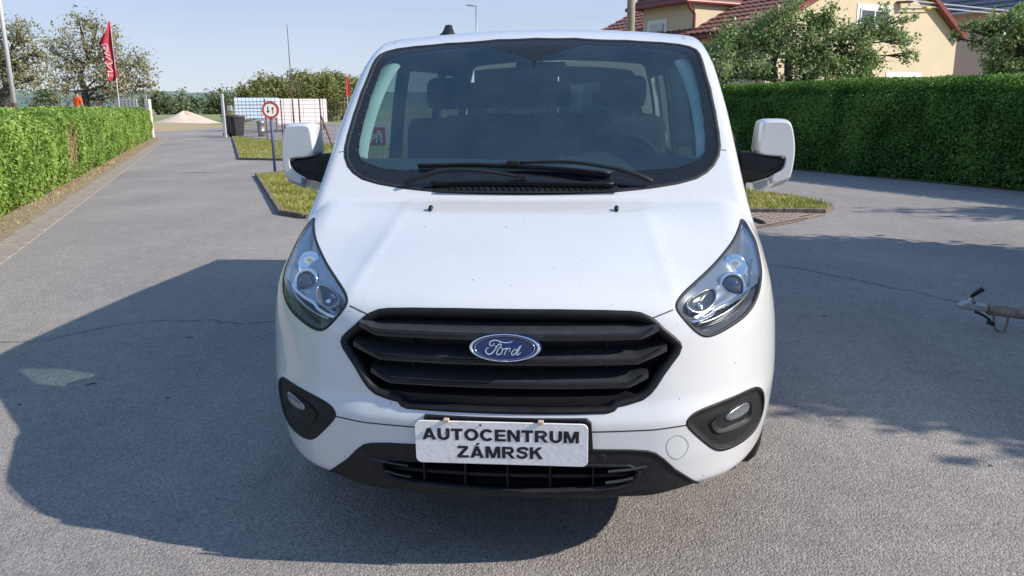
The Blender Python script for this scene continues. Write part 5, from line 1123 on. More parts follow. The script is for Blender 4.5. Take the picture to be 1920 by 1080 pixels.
# ================================================================== poles, signs, fences
def pole(name, px, py, D, z1_, r0, r1, material, label, cat, z0=0.0):
    p = at(px, py, D=D); o = empty(name, (p[0], p[1], z0), label, cat); m_ = MB(); m_.tube([(p[0], p[1], z0), (p[0], p[1], z1_)], [r0, r1], 14); m_.build('post', material, o, True); return o, p
pole('utility_pole', 1183, 30, 27.0, 9.0, 0.15, 0.12, MT['pole_concrete'], 'thick concrete utility pole rising behind the van roof', 'pole')
wp, q = pole('flag_pole', 13, 100, 29.0, 9.5, 0.085, 0.06, MT['white_pole'], 'tall white pole at the left edge behind the hedge', 'pole')
m_ = MB(); m_.tube([(q[0], q[1], 0), (q[0], q[1], 1.72)], 0.10, 10); m_.build('sleeve', MT['rust'], wp)
mo_, q = pole('mast', 544, 130, 42.0, at(541, 46, D=42)[2], 0.045, 0.014, MT['rust'], 'thin tall mast standing behind the round traffic sign', 'mast')
sl_o, q = pole('street_lamp', 893, 30, 60.0, at(893, 12, D=60)[2], 0.09, 0.05, MT['galv'], 'slender street lamp whose head shows above the van roof', 'lamp'); zt_ = at(893, 12, D=60)[2]
m_ = MB(); m_.tube([(q[0], q[1], zt_ - 0.03), (q[0] - 0.25, q[1], zt_ + 0.06)], 0.035, 8); m_.box((q[0] - 0.45, q[1], zt_ + 0.06), (0.55, 0.22, 0.09), Matrix.Rotation(0.12, 3, 'Y'), bev=0.02); m_.build('lamp_head', MT['galv'], sl_o)
# round traffic sign: give way to oncoming traffic
SB = np.array([-6.83, 15.55, 0.0]); sd = float((SB - CAM) @ AX_W); sc_ = at(514.5, 206, D=sd * 1.0); sc_[2] = at(514.5, 206, Y=SB[1])[2]; sc_[0], sc_[1] = SB[0], SB[1]
sign = empty('traffic_sign', tuple(SB), 'round red-rimmed give-way-to-oncoming sign on a blue-grey post in the grass', 'sign')
m_ = MB(); m_.tube([SB, (SB[0], SB[1], sc_[2] + 0.05)], 0.032, 12); m_.build('post', mat('blue_grey_post', srgb(72, 88, 120), 0.55, var=0.15, vscale=12), sign, True)
fv = CAM - sc_; fv[2] = 0; fv /= np.linalg.norm(fv); ru = np.cross(np.array([0, 0, 1.0]), fv)      # faces the camera
def sp(u, v, o): return sc_ + ru * u + np.array([0, 0, v]) + fv * (0.045 + o)
def disc(name, r0, r1, o0, o1, material):
    m_ = MB(); rings = [[sp(r * math.cos(a), r * math.sin(a), o) for a in np.linspace(0, 6.28318, 40, endpoint=False)] for r, o in ((r0, o0), (r1, o0), (r1, o1), (r0, o1))]
    m_.quadgrid(np.array(rings), closed_u=True, closed_v=True); return m_.build(name, material, sign)
MT['sign_white'] = mat('sign_white', (0.72, 0.72, 0.68), 0.45, var=0.04); MT['sign_red'] = mat('sign_red', srgb(172, 52, 44), 0.45, var=0.1); MT['sign_black'] = mat('sign_black', (0.02, 0.02, 0.02), 0.5, var=0.2); MT['sign_blue'] = mat('sign_back', (0.3, 0.3, 0.31), 0.5, var=0.1)
RS = 0.187
disc('sign_plate', 0.001, RS, -0.012, 0.0, MT['sign_white']); disc('red_rim', RS * 0.76, RS * 1.0, 0.0015, 0.006, MT['sign_red'])
def arrow(name, u0, d_, h, w_, material):
    pts = [(-0.30 * w_, -h / 2), (0.30 * w_, -h / 2), (0.30 * w_, h * 0.12), (w_, h * 0.12), (0, h / 2), (-w_, h * 0.12), (-0.30 * w_, h * 0.12)]; m_ = MB(); m_.prism([sp(u0 + a, d_ * b, 0.0015) for a, b in pts], fv * 0.003); m_.build(name, material, sign)
arrow('arrow', -0.052, -1, 0.15, 0.032, MT['sign_black']); arrow('arrow', 0.052, 1, 0.15, 0.032, MT['sign_red'])

# gate, bins, mesh fence, boards
gpt = at(423, 258, Z=0.0); gpD = float((gpt - CAM) @ AX_W)
go = empty('gate_post', tuple(gpt), 'pale square steel gate post right of the road end, beside the bins', 'post'); ztp = at(423, 176, D=gpD)[2]; m_ = MB(); m_.box((gpt[0], gpt[1], ztp / 2), (0.12, 0.12, ztp), bev=0.01); m_.build('post', MT['white_pole'], go); m_ = MB(); c = at(431, 203, D=gpD); m_.box(c, (0.22, 0.1, 0.26), bev=0.01); m_.build('control_box', MT['white_pole'], go)
m_ = MB(); c2 = at(432, 235, D=gpD); m_.tube([(c[0], c[1], 0), (c[0], c[1], c[2])], 0.03, 6); m_.build('box_stand', MT['rust'], go)
gl = at(284, 258, Z=0.0); gD = float((gl - CAM) @ AX_W); gp = empty('gate_pillar', tuple(gl), 'pale concrete gate pillar with lattice panel at the end of the left hedge', 'pillar'); zt2 = at(284, 186, D=gD)[2]; m_ = MB(); m_.box((gl[0], gl[1], zt2 / 2), (0.24, 0.24, zt2), bev=0.015); m_.build('pillar', mat('pale_concrete', srgb(205, 198, 192), 0.9, var=0.1, vscale=6), gp)
m_ = MB(); c = at(275, 200, D=gD); m_.tube([(c[0], c[1], 0), (c[0], c[1], at(275, 176, D=gD)[2])], 0.05, 8); m_.build('gate_hinge_post', MT['galv'], gp)
def wheelie(name, base, hgt, label, rot=0.0, dx=0.0):
    o = empty(name, (base[0], base[1], 0), label, 'bin'); bl = MT.setdefault('bin_plastic', mat('black_bin_plastic', (0.025, 0.026, 0.03), 0.5, var=0.2)); w0, w1 = 0.21, 0.28; R = Matrix.Rotation(rot, 3, 'Z'); tr_ = lambda p: np.array(base) + np.array(R @ Vector(p))
    m_ = MB(); rows = [[tr_((sx * w_, sy * w_ * 1.1 + oy, z)) for sx, sy in ((-1, -1), (1, -1), (1, 1), (-1, 1))] for z, w_, oy in ((0.06, w0, 0), (0.55, 0.25, 0), (hgt * 0.88, w1, 0), (hgt * 0.90, w1 + 0.02, 0), (hgt * 0.93, w1 + 0.02, 0))]; b = m_.quadgrid(np.array(rows), closed_v=True); m_.F.append((b, b + 1, b + 2, b + 3)); m_.F.append((b + 16, b + 17, b + 18, b + 19)); m_.build('bin_body', bl, o)
    m_ = MB(); m_.box(tr_((0, 0, hgt * 0.96)), (0.62, 0.70, 0.06), R.to_4x4().to_3x3(), bev=0.02); m_.build('lid', bl, o); m_ = MB(); m_.tube([tr_((-0.28, 0.36, hgt * 0.93)), tr_((0.28, 0.36, hgt * 0.93))], 0.02, 6); m_.build('handle', bl, o)
    for sx in (-1, 1):
        m_ = MB(); c = tr_((sx * 0.26, 0.24, 0.10)); m_.lathe([(0.001, -0.025), (0.10, -0.025), (0.10, 0.025), (0.001, 0.025)], c=tuple(c), n=18, axis='X'); m_.build('wheel', MT['tyre'], o)
wheelie('wheelie_bin', at(446, 257, Z=0.0), 1.06, 'nearer black wheelie bin at the gate post', 0.9)
wheelie('wheelie_bin', at(434, 255, Z=0.0), 1.10, 'black wheelie bin squeezed between the gate post and another bin', 1.1)
tcn = at(491, 256, Z=0.0); o = empty('trash_can', tuple(tcn), 'round galvanised trash can in front of the mesh fence', 'trash can')
m_ = MB(); m_.lathe([(0.001, 0.0), (0.17, 0.0), (0.18, 0.27), (0.195, 0.28), (0.195, 0.30), (0.185, 0.31), (0.20, 0.66), (0.215, 0.67), (0.215, 0.71), (0.205, 0.73)], c=(tcn[0], tcn[1], 0), n=24); m_.build('can_body', MT['galv'], o, True)
m_ = MB(); m_.lathe([(0.225, 0.73), (0.225, 0.76), (0.15, 0.80), (0.05, 0.83), (0.001, 0.835)], c=(tcn[0], tcn[1], 0), n=24); m_.build('lid', MT['galv'], o, True)
# mesh fence: from the gate post towards the van
fa, fb_ = at(430, 255, Z=0.0), at(650, 283, Z=0.0); fdir = fb_ - fa; fL = np.linalg.norm(fdir); fdir /= fL
fence = empty('mesh_fence', tuple(fa), 'rusty wire mesh fence with thin brown posts between the bins and the van', 'fence')
zf = 1.72
for k in (0, 3, 4, 5, 6, 7):
    p = fa + fdir * (k / 7 * fL); m_ = MB(); m_.tube([(p[0], p[1], 0), (p[0], p[1], zf + 0.06 + (0.05 if k % 3 == 0 else 0))], 0.028, 8); m_.build('post', MT['rust'], fence)
p = fa + fdir * fL * 0.86; m_ = MB(); m_.tube([(p[0] + 0.7, p[1] - 1.0, 0.02), (p[0], p[1], 1.15)], 0.03, 6); m_.build('strut', MT['rust'], fence)
wire = MB(); nv = int(fL / 0.2)
for k in range(nv + 1): p = fa + fdir * (k / nv * fL); wire.box((p[0], p[1], zf / 2 + 0.03), (0.006, 0.006, zf - 0.06))
wire.build('wire_mesh', MT['rust'], fence)['kind'] = 'stuff'
wire = MB()
for k in range(12): z_ = 0.06 + k * 0.15; wire.tube([(fa[0], fa[1], z_), (fb_[0], fb_[1], z_)], 0.005, 4)
wire.build('wire_mesh', MT['rust'], fence)['kind'] = 'stuff'
def board_px(name, x0, y0, x1, y1, D, material, label, cat, th=0.05, legs=True, turn=0.0):
    a, b = at(x0, y1, D=D), at(x1, y1, D=D * 1.0 + turn); top = at(x0, y0, D=D)[2]; bot = min(a[2], b[2]); b[2] = a[2]; o = empty(name, gz((a + b) / 2), label, cat); m_ = MB(); m_.prism([(a[0], a[1], bot), (b[0], b[1], bot), (b[0], b[1], top), (a[0], a[1], top)], (0, th, 0)); m_.build('panel', material, o)
    if legs:
        for t in (0.1, 0.9): p = a + (b - a) * t; m_ = MB(); m_.tube([(p[0], p[1] + th * 2, 0), (p[0], p[1] + th * 2, top)], 0.04, 6); m_.build('leg', MT['rust'], o)
    return o, a, b, bot, top
bo, a, b, z0_, z1_ = board_px('large_board', 442, 183, 524, 221, 50.0, mat('pale_blue_panel', srgb(176, 196, 216), 0.6, var=0.05), 'pale blue gridded board behind the mesh fence, left of the traffic sign', 'board', turn=2.5)
for k in range(13): p = a + (b - a) * k / 12; m_ = MB(); m_.box((p[0], p[1] - 0.02, (z0_ + z1_) / 2), (0.018, 0.02, z1_ - z0_)); m_.build('grid_bar', MT['galv'], bo)
for k in range(7): z_ = z0_ + (z1_ - z0_) * k / 6; m_ = MB(); m_.tube([(a[0], a[1] - 0.04, z_), (b[0], b[1] - 0.04, z_)], 0.012, 4); m_.build('grid_bar', MT['galv'], bo)
bo2, a, b, z0_, z1_ = board_px('large_board', 522, 185, 614, 229, 47.0, mat('faded_white_panel', srgb(206, 198, 200), 0.7, var=0.06, vscale=0.7), 'large faded white board behind the mesh fence, right of the traffic sign', 'board', turn=5.0)
for k in range(1, 4): p = a + (b - a) * k / 4; m_ = MB(); m_.box((p[0], p[1] - 0.012, (z0_ + z1_) / 2), (0.03, 0.016, z1_ - z0_)); m_.build('panel_joint', MT['galv'], bo2)
bo3, a, b, z0_, z1_ = board_px('small_board', 222, 186, 257, 201, 40.0, mat('white_board', srgb(226, 224, 214), 0.7, var=0.05), 'small white board with wire grid just above the left hedge', 'board')
for k in range(6): p = a + (b - a) * k / 5; m_ = MB(); m_.box((p[0], p[1] - 0.012, (z0_ + z1_) / 2), (0.02, 0.016, z1_ - z0_)); m_.build('grid_bar', MT['galv'], bo3)
for k in range(4): z_ = z0_ + (z1_ - z0_) * k / 3; m_ = MB(); m_.tube([(a[0], a[1] - 0.03, z_), (b[0], b[1] - 0.03, z_)], 0.01, 4); m_.build('grid_bar', MT['galv'], bo3)
# wooden posts behind the left hedge
labs = ['leftmost wooden fence post above the left hedge, right of the white pole', 'second wooden fence post above the left hedge', 'wooden fence post just left of the orange-clad person', 'wooden fence post right of the orange-clad person', 'rightmost short wooden fence post under the blossoming tree']
for k, x in enumerate((68, 103, 127, 170, 186)):
    p = at(x, 193, D=31.0 + k); m_ = MB(); m_.tube([(p[0], p[1], 0), (p[0], p[1], p[2])], [0.055, 0.05], 8); tag(m_.build('fence_post', mat('dark_wood', srgb(96, 72, 62), 0.9, var=0.3) if k == 0 else bpy.data.materials['dark_wood'], None), labs[k], 'post', 'wooden posts behind the left hedge')
# banner flags
def flag(name, left, right, pole_px, D, label, marks):
    L_ = smooth_line([at(x, y, D=D) for x, y in left], 6); R_ = smooth_line([at(x, y, D=D) for x, y in right], 6); n = 36; iL = np.linspace(0, len(L_) - 1, n); iR = np.linspace(0, len(R_) - 1, n)
    g = lambda A_, i: np.stack([np.interp(i, np.arange(len(A_)), A_[:, c]) for c in range(3)], 1)
    L_, R_ = g(L_, iL), g(R_, iR); us = np.linspace(0, 1, 14)
    P = np.stack([L_ + (R_ - L_) * u + np.array([0.05, 0.16, 0]) * math.sin(u * 9 + 0.6) * (0.4 + 0.6 * np.linspace(0, 1, n))[:, None] for u in us], 1)
    pp = at(*pole_px[0], D=D); o = empty(name, gz(at(*pole_px[1], D=D)), label, 'flag'); m_ = MB(); m_.quadgrid(P); m_.quadgrid(P + np.array([0, 0.012, 0])); m_.build('banner', MT['flag_red'], o, True)
    m_ = MB(); e_ = at(*pole_px[1], D=D); m_.tube([(e_[0], e_[1] + 0.02, 0), tuple(e_ + [0, 0.02, 0]), tuple(pp + [0, 0.02, 0])], [0.03, 0.025, 0.012], 8); m_.build('pole', MT['white_pole'], o)
    for k, st in enumerate(marks):
        q = []
        for u, v in st:
            i = v * (n - 1); a = int(i); f_ = i - a; row = P[a] * (1 - f_) + P[min(a + 1, n - 1)] * f_; j = u * 13; b = int(j); g_ = j - b; q.append(row[b] * (1 - g_) + row[min(b + 1, 13)] * g_ - np.array([0, 0.03, 0]))
        m_ = MB(); m_.tube(smooth_line(q, 4), 0.034, 5); m_.build('lettering', MT['flag_white'], o)
    return o
MT['flag_red'] = mat('red_banner_cloth', srgb(178, 38, 52), 0.7, var=0.12, vscale=3); MT['flag_white'] = mat('faded_print', (0.52, 0.40, 0.41), 0.7, var=0.05)
flag('banner_flag', [(205, 40), (194, 62), (183, 82), (190, 90), (193, 112), (197, 132), (202, 150)], [(206, 40), (208, 62), (211, 85), (214, 105), (216, 125), (219, 145), (212, 152)], ((205, 32), (223, 197)), 37.0, 'tall tattered red banner flag with white lettering in front of the blossoming tree',
     [[(0.35, 0.36), (0.62, 0.33), (0.62, 0.43), (0.40, 0.45)], [(0.45, 0.40), (0.6, 0.40)], [(0.30, 0.50), (0.60, 0.47), (0.40, 0.54), (0.66, 0.55)], [(0.28, 0.62), (0.5, 0.58), (0.72, 0.63), (0.5, 0.69), (0.34, 0.66)], [(0.25, 0.74), (0.5, 0.71), (0.66, 0.77), (0.4, 0.81)], [(0.35, 0.88), (0.66, 0.86)], [(0.5, 0.82), (0.5, 0.90)]])
flag('banner_flag', [(651, 143), (648, 160), (649, 178)], [(652, 143), (654, 160), (654, 179)], ((651, 140), (652, 200)), 62.0, 'small narrow red flag beside the left windshield pillar, above the copse', [])
# red board with white letters seen through the passenger window
rs = at(702, 256, Y=9.5); rsb = empty('red_board', gz(rs), 'red board with white letters seen through the passenger side of the cab', 'sign'); m_ = MB(); m_.box((rs[0], rs[1], rs[2]), (0.34, 0.03, 0.27), bev=0.004); m_.build('panel', MT['flag_red'], rsb)
for t in (-0.12, 0.12): m_ = MB(); m_.tube([(rs[0] + t, rs[1] + 0.03, 0), (rs[0] + t, rs[1] + 0.03, rs[2])], 0.015, 6); m_.build('leg', MT['galv'], rsb)
def text_obj(name, body, size, material, parent, M4, sx=1.0, off=0.0, ext=0.002, align='CENTER', space=1.0):
    cu = bpy.data.curves.new(name, 'FONT'); cu.body = body; cu.size = size; cu.align_x = align; cu.align_y = 'CENTER'; cu.extrude = ext; cu.offset = off; cu.space_character = space; cu.resolution_u = 6
    tmp = bpy.data.objects.new(name + '_tmp', cu); COL.objects.link(tmp); dg = bpy.context.evaluated_depsgraph_get(); me = bpy.data.meshes.new_from_object(tmp.evaluated_get(dg)); bpy.data.objects.remove(tmp)
    me.transform(M4 @ Matrix.Diagonal((sx, 1, 1, 1))); me.materials.clear(); me.materials.append(material); o = bpy.data.objects.new(name, me); COL.objects.link(o); attach(o, parent); return o
text_obj('lettering', 'P\u0158', 0.17, MT['sign_white'], rsb, Matrix.Translation((rs[0] + 0.03, rs[1] - 0.018, rs[2] - 0.03)) @ Matrix.Rotation(math.pi / 2, 4, 'X'), off=0.005)

# ================================================================== person in an orange shirt behind the hedge
def person(base, hgt, face_to, label):
    o = empty('person', base, label, 'person'); b = np.array(base); u = np.array([math.cos(face_to), math.sin(face_to), 0]); s_ = np.array([-u[1], u[0], 0]); k = hgt / 1.78
    J = lambda a, c, z: tuple(b + (u * a + s_ * c) * k + np.array([0, 0, z * k]))
    def skin(name, V, E, Rr, material, parent):
        me = bpy.data.meshes.new(name); me.from_pydata(V, E, []); ob = bpy.data.objects.new(name, me); COL.objects.link(ob); attach(ob, parent); md = ob.modifiers.new('skin', 'SKIN'); md.use_smooth_shade = True
        for i, r in enumerate(Rr): me.skin_vertices[0].data[i].radius = (r * k, r * k)
        me.skin_vertices[0].data[0].use_root = True; sd_ = ob.modifiers.new('sub', 'SUBSURF'); sd_.levels = 1; sd_.render_levels = 2; me.materials.append(material); return ob
    skn = MT.setdefault('skin', mat('skin_tone', (0.42, 0.24, 0.17), 0.6, var=0.05)); org = mat('orange_shirt_cloth', srgb(240, 92, 34), 0.8, var=0.08, vscale=6); trs = mat('dark_trousers', (0.03, 0.035, 0.05), 0.85, var=0.2)
    V = [J(0, 0, 0.95), J(0, 0, 1.15), J(0, 0, 1.38), J(0, 0, 1.52), J(0.01, 0, 1.60), J(0.02, 0, 1.70), J(0, 0.19, 1.42), J(0, 0.26, 1.15), J(0.10, 0.24, 0.92), J(0.13, 0.23, 0.84), J(0, -0.19, 1.42), J(0.02, -0.27, 1.15), J(0.12, -0.24, 0.93), J(0.15, -0.23, 0.85), J(0, 0.10, 0.88), J(0.02, 0.11, 0.50), J(0, 0.11, 0.09), J(0.16, 0.12, 0.04), J(0, -0.10, 0.88), J(0.0, -0.11, 0.50), J(-0.03, -0.11, 0.09), J(0.13, -0.12, 0.04)]
    E_ = [(0, 1), (1, 2), (2, 3), (3, 4), (4, 5), (2, 6), (6, 7), (7, 8), (8, 9), (2, 10), (10, 11), (11, 12), (12, 13), (0, 14), (14, 15), (15, 16), (16, 17), (0, 18), (18, 19), (19, 20), (20, 21)]
    Rr = [0.13, 0.125, 0.15, 0.065, 0.075, 0.085, 0.062, 0.05, 0.038, 0.04, 0.062, 0.05, 0.038, 0.04, 0.095, 0.065, 0.045, 0.04, 0.095, 0.065, 0.045, 0.04]
    body = skin('body', V, E_, Rr, skn, o)
    skin('shirt', [J(0, 0, 0.90), J(0, 0, 1.15), J(0, 0, 1.38), J(0, 0, 1.46), J(0, 0.19, 1.42), J(0, 0.245, 1.22), J(0, -0.19, 1.42), J(0.01, -0.25, 1.22)], [(0, 1), (1, 2), (2, 3), (2, 4), (4, 5), (2, 6), (6, 7)], [0.165, 0.16, 0.178, 0.10, 0.09, 0.082, 0.09, 0.082], org, o)
    skin('trousers', [J(0, 0, 0.94), J(0, 0.10, 0.86), J(0.02, 0.11, 0.50), J(0, 0.11, 0.13), J(0, -0.10, 0.86), J(0, -0.11, 0.50), J(-0.03, -0.11, 0.13)], [(0, 1), (1, 2), (2, 3), (0, 4), (4, 5), (5, 6)], [0.15, 0.11, 0.085, 0.07, 0.11, 0.085, 0.07], trs, o)
    h = MB(); c = np.array(J(0.0, 0, 1.725)); h.lathe([(0.001, 0.07 * k), (0.06 * k, 0.055 * k), (0.092 * k, 0.01 * k), (0.096 * k, -0.03 * k), (0.085 * k, -0.06 * k)], c=tuple(c), n=16); h.build('hair', mat('dark_hair', (0.02, 0.015, 0.012), 0.7, var=0.2), o, True)
    for a_ in (-0.035, 0.035):
        e_ = MB(); e_.box(J(0.10, a_, 1.685), (0.014, 0.014, 0.008)); e_.build('eye', MT['sign_black'], o)
    for a_ in (0.23, -0.23):
        for f in range(5):
            q = MB(); p0 = np.array(J(0.13 if a_ > 0 else 0.15, a_ + (f - 2) * 0.016, 0.83)); q.tube([p0, p0 + np.array([0, 0, -0.05 * k * (1 - 0.1 * abs(f - 2))]), p0 + np.array(u) * 0.015 + np.array([0, 0, -0.085 * k * (1 - 0.12 * abs(f - 2))])], [0.009, 0.009, 0.006], 6); q.build('finger', skn, o)
pp_ = at(143, 171, D=43.0)
bank = MB(); bc = at(120, 190, D=46.0)
bank.quadgrid(np.array([[(bc[0] + x, bc[1] + y, max(-0.02, (pp_[2] - 1.80) * (1 - sstep(0.5, 3.0, x)) * (1 - sstep(-16, -20, x)) * sstep(-7, -3.4, y) * (1 - (max(0, y) / 22) ** 2))) for x in np.linspace(-20, 3.0, 24)] for y in np.linspace(-7, 22, 18)]))
bko = bank.build('bank', MT['field'], None, True); bko['kind'] = 'structure'
person((pp_[0], pp_[1], pp_[2] - 1.80), 1.79, math.radians(75), 'person in an orange shirt standing behind the left hedge, back turned')

# ================================================================== far: sand heap, hills
hc = at(347, 234, Z=0.0); m_ = MB(); rows = []
for r in np.linspace(0, 1, 12):
    rows.append([(hc[0] + r * 4.0 * math.cos(a), hc[1] + r * 4.0 * math.sin(a), -0.05 + 1.02 * math.exp(-(r * 1.75) ** 1.7) * (1 - r ** 6) * (1 + 0.18 * math.sin(3 * a) * (1 - r)) + 0.10 * float(vnoise(np.array([r * 4 * math.cos(a), r * 4 * math.sin(a), 0]), 1.3, 2)) * (1 - r)) for a in np.linspace(0, 6.28318, 40, endpoint=False)])
m_.quadgrid(np.array(rows), closed_v=True); tag(m_.build('sand_heap', mat('pale_sand', srgb(196, 178, 160), 0.95, var=0.08, vscale=1.5, bump=0.4, bscale=14), None, True), 'heap of pale sand beyond the open gate', 'sand heap')
hc2 = at(412, 233, Z=0.0); m_ = MB(); m_.lathe([(3.2, -0.05), (2.0, 0.32), (0.9, 0.62), (0.01, 0.70)], c=(hc2[0] + 3, hc2[1] + 6, 0), n=30); tag(m_.build('gravel_heap', mat('grey_gravel', srgb(160, 150, 146), 0.95, var=0.2, vscale=8, bump=0.6, bscale=20), None, True), 'low grey gravel heap beside the steel gate post', 'gravel heap')
low = MB(); a, b = at(292, 236, Z=0.0), at(430, 235, Z=0.0); low.prism([(a[0], a[1], 0), (b[0], b[1], 0), (b[0], b[1], 0.16), (a[0], a[1], 0.16)], (0, 0.3, 0)); tag(low.build('low_wall', MT['kerb_dark'], None), 'low dark edging in front of the sand heap', 'wall')
MT['hill'] = leaf_mat('distant_forest', [srgb(86, 100, 84), srgb(106, 120, 98), srgb(126, 136, 108)], 0.012, 0.0, 0.08)  # greyed greens: distance haze is mixed into the forest colours
def hills(y0, prof, z_sc, seed, name, n=220):
    xs = np.linspace(-1500, 900, n); rows = []
    for t in np.linspace(0, 1, 10):
        z = np.interp(xs, [p[0] for p in prof], [p[1] for p in prof]) * z_sc * math.sin(t * math.pi / 2); q = np.stack([xs, np.full(n, y0 + t * 350), z], 1); q[:, 2] += (vnoise(q, 0.03, seed) - 0.5) * 5 * t + (vnoise(q, 0.12, seed) - 0.5) * 3.0 * t; rows.append(q)
    m_ = MB(); m_.quadgrid(np.array(rows)); o = m_.build(name, MT['hill'], None, False); o['kind'] = 'structure'; return o
hills(900, [(-1500, 26), (-900, 30), (-600, 24), (-300, 20), (0, 18), (400, 16), (900, 14)], 1.0, 4, 'hills')

# ================================================================== trailer drawbar on the right
ty = 2.97
def tp(px, py, dy=0.0): return at(px, py, Y=ty + dy)
trl = empty('trailer', gz(at(1875, 625, Z=0.0)), 'rusty trailer drawbar with silver hitch coupling at the right edge', 'trailer')
MT['rust_tube'] = mat('rusty_brown_tube', srgb(136, 120, 112), 0.75, col2=srgb(100, 86, 80), vscale=18, cont=(0.35, 0.7))
MT['zinc'] = mat('dull_zinc', (0.33, 0.34, 0.34), 0.4, metal=0.85, var=0.15, vscale=25)
e0, e1 = tp(1853, 580), tp(1920, 589); ev = (e1 - e0) / np.linalg.norm(e1 - e0); far = e0 + ev * 1.1
m_ = MB(); m_.tube([e0, far], 0.036, 16); m_.build('drawbar', MT['rust_tube'], trl, True)
cp = MB(); c0 = tp(1806, 577); cp.prism([tp(1801, 574, -0.03), tp(1808, 568, -0.03), tp(1822, 566, -0.03), tp(1826, 570, -0.03), tp(1853, 573, -0.03), tp(1853, 585, -0.03), tp(1820, 582, -0.03), tp(1801, 578, -0.03)], (0, 0.06, 0)); co = cp.build('coupling', MT['zinc'], trl); bv = co.modifiers.new('bevel', 'BEVEL'); bv.width = 0.008; bv.segments = 2
m_ = MB(); m_.prism([tp(1818, 567, -0.015), tp(1824, 557, -0.015), tp(1829, 567, -0.015)], (0, 0.03, 0)); m_.build('lever_bracket', MT['zinc'], co)
m_ = MB(); m_.tube(smooth_line([tp(1827, 568), tp(1822, 555), tp(1832, 549), tp(1841, 543)], 4), [0.010] * 13, 8); m_.tube([tp(1822, 555), tp(1843, 542)], [0.013, 0.017], 8); m_.build('coupling_lever', MT['black_plastic'], co, True)
m_ = MB(); m_.tube(smooth_line([tp(1863, 590), tp(1866, 614), tp(1876, 624), tp(1885, 618), tp(1891, 593)], 4), 0.008, 6); m_.build('prop_stand', MT['rust_tube'], trl, True)
m_ = MB(); m_.tube([tp(1828, 584), tp(1845, 592), tp(1856, 600)], 0.008, 6); m_.tube([tp(1852, 603), tp(1863, 608)], 0.016, 8); m_.build('breakaway_cable', MT['rubber'], trl, True)
m_ = MB(); m_.box((far[0] + 1.2, ty, 0.36), (2.4, 1.4, 0.06)); m_.build('frame', MT['rust_tube'], trl)
m_ = MB(); m_.box((far[0] + 1.3, ty, 0.62), (2.2, 1.45, 0.40), bev=0.02); m_.build('load_bed', MT['galv'], trl)
for s in (-1, 1): m_ = MB(); m_.lathe([(0.001, -0.08), (0.22, -0.08), (0.27, -0.05), (0.27, 0.05), (0.22, 0.08), (0.001, 0.08)], c=(far[0] + 1.5, ty + s * 0.82, 0.27), n=28, axis='Y'); m_.build('wheel', MT['tyre'], trl, True)
# curved black rubber piece on the paving
m_ = MB(); m_.tube(smooth_line([at(1392, 408, Z=0.03), at(1405, 411, Z=0.035), at(1420, 414, Z=0.035), at(1433, 419, Z=0.03)], 5), [0.03] * 16, 8); tag(m_.build('rubber_hose', MT['rubber'], None, True), 'short curved black rubber hose lying on the paving beside the headlight', 'hose')

# ================================================================== dealer board on the number plate
corn = [(778, 788), (1104, 796), (1101, 877), (780, 866)]
Q = [at(x, y, Y=PLY - 0.006 + (0.006 if i in (2, 3) else 0)) for i, (x, y) in enumerate(corn)]
bx_u = (Q[1] - Q[0]); bw = np.linalg.norm(bx_u); bx_u /= bw; bv_u = Q[0] - Q[3]; bh = np.linalg.norm(bv_u); bv_u -= bx_u * (bv_u @ bx_u); bv_u /= np.linalg.norm(bv_u); bn = np.cross(bx_u, bv_u)
bc_ = sum(Q) / 4
plate = empty('dealer_board', tuple(bc_), 'worn white board with black dealer lettering hung on the front bumper', 'sign'); r_ = 0.018; m_ = MB(); outl = []
for cx, cy, a0 in ((1, 1, 0), (-1, 1, 90), (-1, -1, 180), (1, -1, 270)):
    for k in range(5): a = math.radians(a0 + k * 22.5); outl.append(bc_ + bx_u * (cx * (bw / 2 - r_) + r_ * math.cos(a)) + bv_u * (cy * (bh / 2 - r_) + r_ * math.sin(a)))
m_.prism(outl, bn * -0.006); bd = m_.build('board', MT['board'], plate); bmd = bd.modifiers.new('bevel', 'BEVEL'); bmd.width = 0.001; bmd.segments = 1; bmd.limit_method = 'ANGLE'
M4 = Matrix(((bx_u[0], bv_u[0], bn[0], 0), (bx_u[1], bv_u[1], bn[1], 0), (bx_u[2], bv_u[2], bn[2], 0), (0, 0, 0, 1)))
def on_board(px, py): v = ray(px, py); t = ((bc_ - CAM) @ bn) / (v @ bn); return CAM + v * t
def arc_piece(cx, cy, ox, oy, ix, iy, a0, a1, n=18):
    A_ = np.radians(np.linspace(a0, a1, n)); return ('strip', [((cx + ox * math.cos(a), cy + oy * math.sin(a)), (cx + ix * math.cos(a), cy + iy * math.sin(a))) for a in A_])
def rect(x0, y0, x1, y1): return ('poly', [(x0, y0), (x1, y0), (x1, y1), (x0, y1)])
